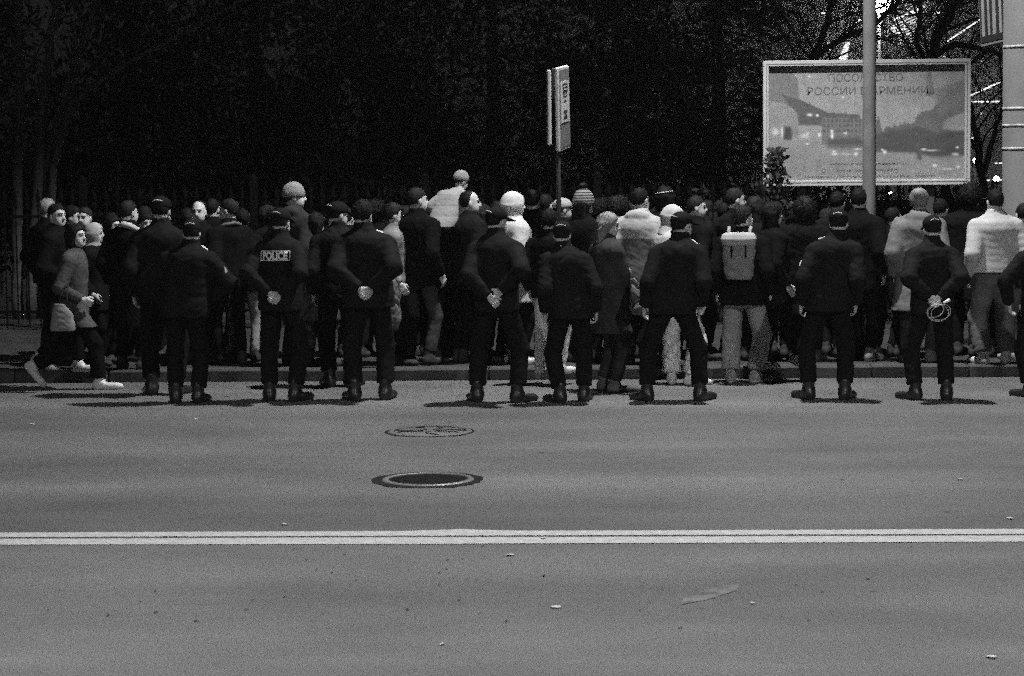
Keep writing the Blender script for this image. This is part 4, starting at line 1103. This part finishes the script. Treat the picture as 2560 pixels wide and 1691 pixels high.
# ================================================================== POLICE OFFICERS
OG = 'police officers lined up on the road'
def officer(label, x, yf, yt, **k):
    d = dict(hat='cap', hair_kind=None, top_mat=UNIFORM, bottom_mat=UNIFORM2, shoe='boot', bulk=.036, hem=.85, wide=.98, leg=(.102, .086, .082), group=OG, res=.0135, amp=.0055, collar=.02, lean=.06, nod=-8, slope=.8, trousers_hem=.105, cat='police officer')
    d.update(k); return person(label, x, yf, yt, **d)
def feet(w, t=22, y=0.0): return ((-w, -y, 0, t, 0), (w, y, 0, -t, 0))
def epaulette(pr, s_, zf=1.515, xo=.135, mt=UNIFORM):
    S = pr['S']; c = pr['T']((s_ * xo, -.03, zf)) * S
    bv = BVHTree.FromPolygons([tuple(v) for v in pr['JV']], [tuple(q) for q in pr['JQ']])
    h_ = bv.ray_cast(Vector((c[0], c[1] - .01, 3)), Vector((0, 0, -1)))
    if h_[0] is None: return
    t1 = Vector((1, 0, 0)) - h_[1] * h_[1].x; t1.normalize(); t2 = h_[1].cross(t1)
    b = MB(); o = h_[0] + h_[1] * .003
    b.add([o + t1 * (u * .034) + t2 * (w * .016) + h_[1] * q for q in (-.004, .004) for (u, w) in ((-1, -1), (1, -1), (1, 1), (-1, 1))], [(0, 3, 2, 1), (4, 5, 6, 7), (0, 1, 5, 4), (1, 2, 6, 5), (2, 3, 7, 6), (3, 0, 4, 7)]); b.build('epaulette', mt, pr['jacket'])
def sleeve_patch(pr, s_):
    shd, el = pr['arms'][0 if s_ < 0 else 1][:2]; c = (shd * .62 + el * .38) * pr['S']
    d = (el - shd) / np.linalg.norm(el - shd)
    b = MB(); o = Vector(c) + Vector((s_ * .082, -.052, 0)); zz = Vector(d); xx = Vector((s_ * .5, -.85, 0)).normalized(); yy = zz.cross(xx).normalized()
    vs_ = []
    for a in range(10): an = a * 6.283 / 10; vs_.append(o + yy * .026 * math.cos(an) + zz * .040 * math.sin(an))
    b.add(vs_ + [v - xx * .012 for v in vs_], [tuple(range(10))] + [(a, (a + 1) % 10, 10 + (a + 1) % 10, 10 + a) for a in range(10)]); b.build('sleeve_patch', PIPING, pr['jacket'])
def belt(pr):
    T, S = pr['T'], pr['S']

o1 = officer('broad police officer in black with a white sleeve patch, leftmost of the front row', 468, 1008, 546, arms=('akimbo', 'akimbo'), wide=1.10, sway=.10, feet=feet(.11, 14), bulk=.045)
sleeve_patch(o1, 1); epaulette(o1, 1, mt=PIPING)
o2 = officer('tall capped police officer half hidden behind the broad officer at the left', 410, 988, 487, arms=('side', 'side'), wide=1.02, head=-8, feet=feet(.11))
o3 = officer('police officer with POLICE lettered on the back, hands clasped behind', 706, 1003, 517, arms=('back', 'back'), yaw=-10, head=-10, feet=feet(.125), bulk=.03)
S3 = o3['S']
v, f = text_geo('POLICE', 1.0, .045)
xs = [p[0] for p in v]; ys = [p[1] for p in v]; k = .25 / (max(xs) - min(xs))
zc3 = 1.37 * S3
on_surface(o3, [((p[0] - (max(xs) + min(xs)) / 2) * k + .0, zc3 + (p[1] - (max(ys) + min(ys)) / 2) * k * 1.35) for p in v], f, 'lettering', REFLECT, proud=.010)
for (a0, a1, z0_, z1_) in ((-.145, .145, -.048, -.042), (-.145, .145, .042, .048), (-.147, -.141, -.048, .048), (.141, .147, -.048, .048)):
    patch(o3, a0, a1, zc3 + z0_, zc3 + z1_, 'lettering_border', REFLECT, nx=8, nz=1, proud=.010)
o4 = officer('stocky bareheaded police officer with clasped hands and a pale epaulette', 924, 1001, 497, arms=('back', 'back'), hat=None, hair_kind='full', wide=1.08, sway=-.06, head=-20, feet=((-.13, -.05, 0, 25, 0), (.14, .03, 0, -12, 0)), bulk=.042)
epaulette(o4, 1, mt=PIPING)
o4b = officer('capped police officer looking right, tucked behind the stocky officer', 850, 968, 500, arms=('side', 'side'), head=-55, feet=feet(.1))
o5 = officer('police officer with one bare hand behind, in front of the white hood', 1243, 1006, 512, yaw=-12, arms=(((.02, -.185, 1.0), (.8, -.65, 0), (.1, -1, .1), 'grip'), ((.10, -.165, 1.06), (.8, -.65, 0), (.1, -1, .1), 'grip')), head=-35, nod=-6, feet=feet(.19, 30))
epaulette(o5, -1)
o6 = officer('police officer with arms hanging, below the bus stop sign', 1428, 1007, 548, yaw=9, arms=('side', 'side'), sway=-.10, head=-12, feet=((-.11, .0, 0, 30, 0), (.14, .10, 0, -22, 0)), wide=1.0)
o7 = officer('police officer in a wide stance, head turned right, beside the grey backpack', 1684, 1003, 522, arms=('side', 'side'), sway=.12, head=-50, nod=-5, feet=feet(.25, 35), wide=1.03, bulk=.038)
epaulette(o7, 1, mt=PIPING)
o8 = officer('police officer with arms hanging, standing in front of the lamp post', 2072, 999, 518, yaw=-9, arms=('side', 'side'), sway=.12, feet=((-.19, 0, 0, 40, 0), (.15, 0, 0, -15, 0)), wide=1.0, bulk=.038)
epaulette(o8, -1, mt=PIPING); sleeve_patch(o8, -1)
o9 = officer('police officer holding a looped cable behind the back, near the right edge', 2330, 1000, 535, arms=('back', 'back'), head=8, nod=-8, feet=((-.16, 0, 0, 40, 0), (.14, 0, 0, -10, 0)))
o10 = officer('police officer cut off by the right edge of the picture', 2604, 993, 545, arms=('wide', 'side'), feet=feet(.12, 40))

# cable and torch in the officer's hands
c = gp(2330, 1000); S9 = o9['S']
cb = empty('looped_cable', (c[0], c[1], 0)); tag(cb, 'thin pale looped cable hanging from the hands of an officer', 'cable')
hz9 = 1.0 * S9
b = MB()
for (w_, d_, ox, ph_) in ((.10, .13, .02, 0), (.075, .10, .0, .4), (.09, .12, .05, .2)):
    pts = [(ox + w_ * math.sin(a * 6.283 / 20 + ph_), -.235 * S9 - .012 * math.cos(a), hz9 - .06 - d_ * .5 + d_ * .62 * math.cos(a * 6.283 / 20)) for a in range(21)]
    b.tube(pts, .0042, 5)
b.build('loop', mat('pale_cable', .45, .5), cb, True)
b = MB(); b.tube([(.07, -.245 * S9, hz9 - .035), (.13, -.25 * S9, hz9 + .0)], [.012, .016], 8); b.build('plug', REFLECT, cb, True)

# ================================================================== THE CROWD
G = 'people in the crowd'
walk_feet = ((-.05, -.50, .13, 0, -52), (.06, .26, 0, 0, 0))
w1 = person('woman in a grey coat and white sneakers striding right with a bag', 190, 972, 547, yaw=-92, arms=('swing_b', 'carry'), female=True, hair_kind='bob', head=-22, nod=4, top=.06, hem=.70, flare=.015, bulk=.015, bottom=.012, shoe_v=.7, feet=((-.05, -.47, .16, 0, -50), (.06, .27, 0, 0, 0)), lean=.05, leg=(.095, .085, .085), res=.0135, top_name='coat', z0=0)
bg_ = gp(190, 968)
hb = empty('handbag', (bg_[0], w1['base'][1] - .36, 0)); tag(hb, 'pale grey handbag hanging at the side of the striding woman', 'bag')
F = Field((-.2, -.12, .5), (.2, .12, 1.05), .010)
F.loft([(.62, .125, .05, 0, 0), (.66, .13, .055, 0, 0), (.80, .105, .045, 0, 0), (.90, .05, .03, -.03, 0)], .02); V, Q, N = F.mesh(); V = V + N * folds(V, 5, .003, .09)[:, None]
new_obj('pouch', quads_mesh('pouch', V, Q, cloth(.21)), hb)
b = MB(); b.tube([(-.03, 0, .88), (-.01, 0, 1.0), (.03, .03, 1.08), (.07, .08, 1.12)], .008, 6); b.tube([(.05, 0, .82), (.05, 0, 1.0), (.06, .05, 1.10)], .008, 6); b.build('strap', cloth(.03), hb, True)
person('dark-haired man in black walking beside the woman in the grey coat', 150, 928, 498, yaw=-92, arms=('swing_b', 'carry'), head=-32, hair_kind='short', top=.012, bottom=.012, hem=.8, shoe_v=.6, feet=((-.08, -.25, .05, 5, -20), (.08, .22, 0, -5, 0)), bulk=.03, z0=.115, res=.0135)
person('grey-haired head peeping over the dark-haired man at the far left', 128, 893, 492, yaw=-40, hair_kind='short', hair_mat='grey', top=.012, res=.018)
person('pale-faced person with fringe right behind the dark-haired man', 189, 901, 512, yaw=-100, hair_kind='full', head=0, top=.012, res=.018, female=True)
person('pale-faced onlooker looking at the camera above the striding woman', 221, 900, 514, yaw=165, hair_kind='short', hair_mat='mid', top=.015, res=.018)
person('person in a pale scarf and hood close to the striding woman', 244, 912, 556, yaw=-95, hood='up', hair_kind=None, top=.015, hood_mat=cloth(.36), bottom=.012, res=.018, female=True, hem=.7)
person('young woman facing right between the pale scarf and a black coat', 289, 905, 536, yaw=-120, hair_kind='long', female=True, top=.014, res=.018)
cw = person('person in a long black coat with a white scarf on the shoulders', 330, 925, 497, yaw=-15, head=-25, hair_kind='short', hair_mat='mid', top=.012, hem=.45, flare=.03, bottom=.01, bulk=.03, top_name='coat', z0=.115)
b = MB(); b.tube([tuple(cw['T'](q) * cw['S']) for q in ((-.06, -.10, 1.545), (.0, -.125, 1.555), (.07, -.105, 1.535), (.12, -.08, 1.505), (.15, .0, 1.49))], [.02, .034, .034, .03, .02], 8); b.build('scarf', cloth(.5), cw['root'], True)
person('short dark-haired person whose pale face shows above the black coat', 372, 898, 530, yaw=-150, hair_kind='full', female=True, top=.012, res=.018)
person('balding man facing the camera behind the broad officer', 506, 905, 497, yaw=160, head=15, hair_kind='receding', top=.015, res=.018)
hd_ = person('man in a black jacket with a pale collar, turned left', 580, 912, 493, yaw=35, head=40, hair_kind='short', hair_mat='mid', top=.013, bulk=.035, bottom=.012, z0=.115)
b = MB(); b.tube([tuple(hd_['T'](q) * hd_['S']) for q in ((-.15, -.03, 1.50), (-.09, -.10, 1.53), (.0, -.125, 1.545), (.08, -.10, 1.53), (.12, -.03, 1.51))], [.012, .02, .022, .02, .012], 8); b.build('collar', cloth(.14), hd_['root'], True)
person('person in pale trousers standing left of the POLICE jacket', 612, 905, 520, yaw=10, hair_kind='full', top=.012, bottom=.22, leg=(.08, .06, .055), res=.018)
kh = person('tall man in a pale grey knit hat looking right', 742, 915, 455, yaw=-35, head=-45, hair_kind='short', hair_mat='mid', hat='beanie', hat_mat=mat('grey_knit', .24, .95, .2, 40, .8, 90), top=.03, bulk=.035, z0=.115, hood='down')
person('person in a speckled dark jacket between two officers with clasped hands', 796, 918, 528, yaw=-20, hair_kind='long', female=True, top_mat=mat('speckled_cloth', .06, .9, .95, 16, .3, 40), bottom_mat=mat('speckled_cloth', .06), hem=.55, z0=.115, top_name='coat')
pg = person('person in a grey parka glimpsed between two dark backs', 988, 912, 505, yaw=-80, hair_kind='full', hair_mat='mid', top=.17, bottom=.012, bulk=.04, hem=.78, z0=.115)
bp_ = gp(990, 925)
sb = empty('carrier_bag', (bp_[0], pg['base'][1] - .42, .115)); tag(sb, 'large crumpled grey bag hanging between two dark figures', 'bag')
F = Field((-.25, -.15, .3), (.25, .15, 1.1), .012); F.loft([(.40, .10, .05, .03, 0), (.50, .14, .08, .02, 0), (.75, .15, .08, 0, 0), (.92, .11, .05, 0, 0), (.98, .05, .03, 0, 0)], .02)
V, Q, N = F.mesh(); V = V + N * folds(V, 9, .016, .10, .6)[:, None]; new_obj('sack', quads_mesh('sack', V, Q, cloth(.10)), sb)
b = MB(); b.tube([(-.03, 0, .95), (-.02, 0, 1.06), (.03, 0, 1.06), (.04, 0, .95)], .006, 6); b.build('handle', cloth(.10), sb, True)
person('tall man in a black jacket and grey jeans, left of the child', 1048, 912, 465, yaw=-28, head=-35, hair_kind='short', hair_mat='mid', top=.012, bottom=.045, bulk=.03, arms=('pocket', 'side'), z0=.115, hem=.82, res=.0135)
cr_ = person('person in black carrying a child on the shoulders', 1118, 905, 485, yaw=-10, hair_kind='short', top=.011, bottom=.014, bulk=.03, arms=('belt', 'belt'), z0=.115, head=-20)
chp = px(1106, 570, cr_['base'][1] - .14)
person('small child in a pale quilted jacket riding on the shoulders', 0, 0, 0, yaw=-20, loc=(chp[0], chp[1], chp[2] - .44), height=1.02, hair_kind='short', hair_mat='mid', hat='beanie', hat_mat=mat('pale_knit', .24, .95, .2, 40, .6, 90), head=-30, nod=-14, top_mat=cloth(.29), bulk=.11, puffer=True, pitch_=.20, quilt=.008, amp=.006, sway=.28, lean=.6,
       feet=((-.14, .30, .55, 5, 0), (.14, .30, .55, -5, 0)), pel=(0, 0, .90), arms=('belt', 'belt'), bottom=.42, wide=1.15, shoe_v=.2, top_name='quilted_jacket', hem=.84, flare=.02, head_s=1.4)
person('man with a lit forehead looking right, right of the child', 1178, 908, 472, yaw=-45, head=-40, hair_kind='receding', hair_mat='dark', top=.022, bottom=.012, bulk=.04, z0=.115)
wh = person('person in a white jacket with the white hood up', 1288, 910, 478, yaw=-62, head=-10, hood='up', hair_kind=None, top=.52, bottom=.02, hem=.66, flare=.02, bulk=.045, amp=.003, z0=.115, shoe_v=.6, arms=('side', 'pocket'), res=.0135)
person('person in white trousers hidden behind the officer under the sign', 1375, 935, 520, yaw=-20, hair_kind='full', top=.012, bottom=.55, shoe_v=.6, z0=.115, leg=(.085, .07, .065), res=.018)
person('dark-haired person directly left of the sign pole', 1335, 890, 470, yaw=-20, hair_kind='short', top=.012, res=.018)
person('person in a pale cap just right of the sign pole', 1408, 902, 492, yaw=-70, hat='light_cap', hat_mat=cloth(.35), hair_kind='short', top=.015, res=.018)
HOT = bpy.data.materials.new('striped_knit'); HOT.use_nodes = True
n_, l_ = HOT.node_tree.nodes, HOT.node_tree.links
tc = n_.new('ShaderNodeTexCoord'); sx_ = n_.new('ShaderNodeSeparateXYZ'); mp = n_.new('ShaderNodeMath'); mp.operation = 'MULTIPLY'; mp.inputs[1].default_value = 210
sn_ = n_.new('ShaderNodeMath'); sn_.operation = 'SINE'; mr_ = n_.new('ShaderNodeMapRange'); mr_.inputs['From Min'].default_value = -.4; mr_.inputs['From Max'].default_value = .4; mr_.inputs['To Min'].default_value = .03; mr_.inputs['To Max'].default_value = .25
l_.new(tc.outputs['Object'], sx_.inputs[0]); l_.new(sx_.outputs[2], mp.inputs[0]); l_.new(mp.outputs[0], sn_.inputs[0]); l_.new(sn_.outputs[0], mr_.inputs[0]); l_.new(mr_.outputs[0], n_['Principled BSDF'].inputs['Base Color']); n_['Principled BSDF'].inputs['Roughness'].default_value = .95
ht = person('person in a striped knit hat with a pompom and lettering', 1462, 905, 476, yaw=-35, head=-10, hat='pompom', hat_mat=HOT, hair_kind='long', female=True, top=.014, bulk=.03, z0=.115)
v, f = text_geo('HOT', 1.0, .02); xs = [p[0] for p in v]; ys = [p[1] for p in v]; k = .135 / (max(xs) - min(xs)); out = []
for p in v:
    a = (p[0] - (max(xs) + min(xs)) / 2) * k / .118; z_ = .026 + (p[1] - (max(ys) + min(ys)) / 2) * k
    a2 = a - .35; q = np.array((.110 * math.sin(-a2) * -1, -.012 - .128 * math.cos(a2), z_)); out.append(tuple(ht['headT'](q) * ht['S']))
me = bpy.data.meshes.new('lettering'); me.from_pydata(out, [], f); me.materials.append(cloth(.5)); new_obj('lettering', me, ht['hat'])
bw1 = person('fair-haired woman in a dark coat with folded arms, facing right', 1522, 980, 527, yaw=-62, head=-25, nod=-6, arms=('carry', 'cross'), female=True, hair_kind='long', hair_mat='fair', top=.04, hem=.60, bottom=.03, bulk=.03, flare=.02, top_name='coat', z0=0, res=.0135, shoe_v=.1)
wp = gp(1590, 975)
wb = empty('plastic_bag', (wp[0], bw1['base'][1] - .22, 0)); tag(wb, 'pale translucent plastic bag hanging in front of the fair-haired woman', 'bag')
F = Field((-.2, -.12, .6), (.2, .12, 1.25), .011); F.loft([(.78, .10, .05, .05, 0), (.84, .105, .06, .04, 0), (1.0, .07, .045, .01, 0), (1.14, .025, .02, -.03, 0)], .02); V, Q, N = F.mesh(); V = V + N * folds(V, 19, .014, .09, .4)[:, None]
new_obj('sack', quads_mesh('sack', V, Q, cloth(.22)), wb)
b = MB(); b.tube([(-.03, 0, 1.12), (-.05, 0, 1.2), (-.06, .02, 1.24)], .006, 6); b.build('handle', cloth(.22), wb, True)
person('curly-haired head behind the fair-haired woman', 1548, 892, 490, yaw=-30, hair_kind='curly', hair_mat='mid', top=.02, res=.018)
TWO = bpy.data.materials.new('two_tone_jacket'); TWO.use_nodes = True
n_, l_ = TWO.node_tree.nodes, TWO.node_tree.links
tc = n_.new('ShaderNodeTexCoord'); sx_ = n_.new('ShaderNodeSeparateXYZ'); mr_ = n_.new('ShaderNodeMapRange'); mr_.inputs['To Min'].default_value = .11; mr_.inputs['To Max'].default_value = .36
mr_.inputs['From Min'].default_value = 1.335; mr_.inputs['From Max'].default_value = 1.345
l_.new(tc.outputs['Object'], sx_.inputs[0]); l_.new(sx_.outputs[2], mr_.inputs[0]); l_.new(mr_.outputs[0], n_['Principled BSDF'].inputs['Base Color']); n_['Principled BSDF'].inputs['Roughness'].default_value = .9
person('man in a two-tone jacket with a pale yoke over a darker body', 1602, 912, 465, yaw=-18, head=-20, hair_kind='short', top_mat=TWO, amp=.003, bottom=.015, bulk=.045, hem=.80, z0=.115, hood='down', res=.0135)
person('person with a white hood up, leaning right in front of the dark head', 1666, 918, 512, yaw=-72, head=-8, nod=-12, hood='up', hair_kind=None, top=.44, bottom=.02, bulk=.04, amp=.003, z0=.115, res=.0135, lean=.12)
whp = person('dark-haired person with a thin pale hair band', 1664, 893, 462, yaw=-20, head=5, hair_kind='bob', top=.015, bottom=.02, bulk=.03, z0=.115)
b = MB(); pts = []
for i in range(13): a = R(-75 + i * 12.5); pts.append(tuple(whp['headT'](np.array((.100 * math.sin(a), -.012 - .117 * math.cos(a), .055 + .03 * (i / 12)))) * whp['S']))
b.tube(pts, .005, 5); b.build('hair_band', PIPING, whp['root'], True)
person('man with glasses and a lit face turned right, above the wide-stance officer', 1742, 900, 487, yaw=-55, head=-40, hair_kind='short', hair_mat='mid', top=.015, res=.018)
person('person in pale worn jeans seen between the legs of an officer', 1700, 962, 560, yaw=-20, hair_kind='full', top=.013, bottom_mat=mat('worn_denim', .60, .9, .45, 14, .6, 30), shoe_v=.6, leg=(.10, .10, .11), z0=0, amp=.014, feet=((-.10, 0, 0, 20, 0), (.12, .0, 0, -60, 0)))
person('tall dark-haired man looking right, above the grey backpack', 1838, 896, 466, yaw=-45, head=-30, hair_kind='short', hair_mat='mid', top=.02, res=.018)
bkp = person('person in a black sweater and pale grey trousers wearing the backpack', 1858, 957, 510, yaw=-14, head=-45, nod=6, hair_kind='full', hair_mat='mid', top=.013, bottom=.27, shoe_v=.4, bulk=.03, hem=.80, z0=0, feet=((-.13, 0, 0, 14, 0), (.12, .03, 0, -40, 0)), leg=(.105, .098, .098), res=.0135, wide=1.08)
S_ = bkp['S']; bk = empty('backpack', bkp['root'].location + Vector((0, 0, .035)), R(-6)); tag(bk, 'pale grey backpack with a lighter flap and two dark straps', 'backpack')
F = Field((-.25, -.42, .95), (.25, -.05, 1.62), .010)
F.loft([(1.03, .125, .06, -.03, -.235), (1.08, .145, .085, -.03, -.245), (1.30, .168, .09, -.03, -.245), (1.44, .172, .085, -.03, -.24), (1.48, .15, .06, -.03, -.225)], .04, 2.5)
V, Q, N = F.mesh(); V = V + N * folds(V, 3, .009, .16)[:, None]; new_obj('bag_body', quads_mesh('bag_body', V * S_, Q, cloth(.23)), bk)
F = Field((-.25, -.42, 1.3), (.25, -.05, 1.62), .010)
F.loft([(1.375, .165, .098, -.03, -.245), (1.44, .182, .10, -.03, -.245), (1.485, .165, .085, -.03, -.235), (1.505, .13, .06, -.03, -.225)], .02, 3.0)
V, Q, N = F.mesh(); new_obj('flap', quads_mesh('flap', V * S_, Q, cloth(.34)), bk)
for dx in (-.095, .045):
    b = MB(); b.box((dx * S_ - .0, -.342 * S_, 1.315 * S_), (.008, .006, .062), 0, .004); b.build('buckle_strap', cloth(.015), bk)
for dx in (-.13, .08):
    b = MB(); b.tube([((dx) * S_, -.26 * S_, 1.48 * S_), ((dx * 1.02) * S_, -.17 * S_, 1.525 * S_), ((dx * 1.04) * S_, -.06 * S_, 1.545 * S_), ((dx * 1.06) * S_, .08 * S_, 1.49 * S_)], [.016, .019, .019, .014], 8); b.build('shoulder_strap', cloth(.26), bk, True)
person('woman with loose brown hair right of the backpack wearer', 1888, 902, 488, yaw=-30, hair_kind='long', hair_mat='mid', female=True, top=.02, res=.018)
person('dark-coated person leaning forward with a pale sneaker behind', 1930, 925, 500, yaw=-60, hair_kind='bob', hair_mat='dark', female=True, top=.013, bottom=.012, shoe_v=.3, hem=.6, feet=((-.06, -.12, .0, 0, 0), (.10, .25, .05, -70, -20)), z0=.115, top_name='coat')
person('person with a big mop of curly hair under the billboard', 2012, 905, 492, yaw=-10, hair_kind='curly', hair_mat='mid', top=.015, bottom=.012, bulk=.04, hem=.7, z0=.115)
person('dark-haired person at the foot of the lamp post', 2146, 903, 466, yaw=-15, hair_kind='short', top=.012, bottom=.012, bulk=.045, hem=.75, z0=.115, shoe_v=.3)
person('person with shorn hair between the curly mop and the lamp post', 2092, 888, 474, yaw=-20, hair_kind='short', top=.02, res=.018)
person('person with fair piled-up hair in a pale grey puffy coat', 2296, 908, 468, yaw=-12, hair_kind='bun', hair_mat='fair', female=True, top=.15, hem=.55, flare=.04, bulk=.055, bottom=.03, hood='down', z0=.115, top_name='coat', arms=('side', 'side'), shoe_v=.1)
person('person with huge dark curly hair right of the billboard', 2422, 890, 459, yaw=-20, hair_kind='curly', top=.013, bottom=.012, bulk=.04, z0=.115, arms=('phone', 'side'))
person('person in a white quilted jacket and loose grey trousers at the right', 2486, 912, 468, yaw=8, hair_kind='short', top=.42, bottom=.10, bulk=.04, hem=.955, puffer=True, quilt=.0025, pitch_=.075, shoe_v=.6, leg=(.115, .105, .10), z0=.115, res=.0135, amp=.005, arms=('side', 'pocket'), wide=1.08, top_name='quilted_jacket')
person('person in grey trousers at the right edge, beside the white jacket', 2556, 900, 505, yaw=10, hair_kind='short', top=.02, bottom=.10, leg=(.11, .10, .09), z0=.115, shoe_v=.3)
fill = [(268, 888, 515, 'left of the white scarf'), (425, 890, 500, 'behind the tall capped officer'), (470, 886, 512, 'between the broad officer and the balding man'), (545, 884, 500, 'right of the balding man'),
        (655, 888, 506, 'left of the knit hat'), (835, 886, 508, 'behind the speckled jacket'), (945, 888, 505, 'left of the tall man in jeans'), (1228, 886, 488, 'behind the white hood'), (1372, 884, 494, 'behind the sign pole'),
        (1508, 886, 494, 'between the striped hat and the curly head'), (1640, 884, 492, 'left of the pale hair band'), (1790, 886, 496, 'left of the backpack wearer'), (1958, 884, 490, 'under the billboard corner'), (2050, 884, 496, 'beside the curly mop'),
        (2210, 890, 494, 'right of the lamp post'), (2360, 884, 490, 'behind the fair piled-up hair'), (700, 894, 530, 'behind the POLICE jacket'), (1010, 892, 520, 'behind the grey parka'), (1085, 890, 510, 'behind the tall man in jeans'), (1150, 892, 505, 'under the child'), (1195, 894, 520, 'left of the white hood'), (1440, 893, 515, 'under the striped hat'), (1580, 893, 515, 'behind the two-tone jacket'), (1720, 893, 520, 'behind the wide-stance officer'), (1985, 894, 520, 'behind the leaning dark coat'), (2120, 894, 520, 'behind the officer by the lamp post'), (2260, 894, 520, 'behind the pale puffy coat'), (2455, 892, 520, 'behind the white quilted jacket'), (350, 892, 520, 'behind the long black coat'), (880, 893, 515, 'behind the stocky officer')]
protos = []
for i, (x_, y_, t_, lb) in enumerate(fill):
    lb = 'person in dark clothes deep in the crowd, ' + lb; t_ += random.uniform(-12, 26); yw = -random.uniform(0, 60)
    if i < 7:
        protos.append(person(lb, x_, y_, t_, yaw=yw, head=-random.uniform(0, 30), lean=random.uniform(-.05, .15), sway=random.uniform(-.12, .12), hair_kind=['short', 'full', 'long', 'short', 'bob', 'short', 'curly'][i], hair_mat=['dark', 'mid', 'dark'][i % 3],
                             female=i in (2, 4), top=.012 + .006 * (i % 3), res=.02, bulk=.02 + .01 * (i % 3), hem=(.84, .7, .8)[i % 3], group='people deep in the crowd'))
    else:
        src = protos[(i * 3) % 7]; base = gp(x_, y_, .12); hg = px(x_, t_, base[1])[2] - .12
        r_ = src['root'].copy(); COL.objects.link(r_); r_.location = base; r_.rotation_euler = (0, 0, R(yw)); r_.scale = (hg / src['height'],) * 3
        r_['label'] = lb
        for ch in src['root'].children:
            c_ = ch.copy(); COL.objects.link(c_); c_.parent = r_
            for g_ in ch.children: d_ = g_.copy(); COL.objects.link(d_); d_.parent = c_

# ================================================================== haze volume added to lift the blacks and give the far lamp a halo
hz = MB(); hz.box((0, 200, 5.4), (720, 720, 6.45))
hm_ = bpy.data.materials.new('added_haze'); hm_.use_nodes = True; hn = hm_.node_tree.nodes; hn.clear()
ho = hn.new('ShaderNodeOutputMaterial'); pv_ = hn.new('ShaderNodeVolumePrincipled')
pv_.inputs['Color'].default_value = (.9, .9, .9, 1); pv_.inputs['Density'].default_value = .00024; pv_.inputs['Anisotropy'].default_value = .5
hm_.node_tree.links.new(pv_.outputs[0], ho.inputs['Volume'])
tag(hz.build('added_haze', hm_), None, None, None, 'stuff')
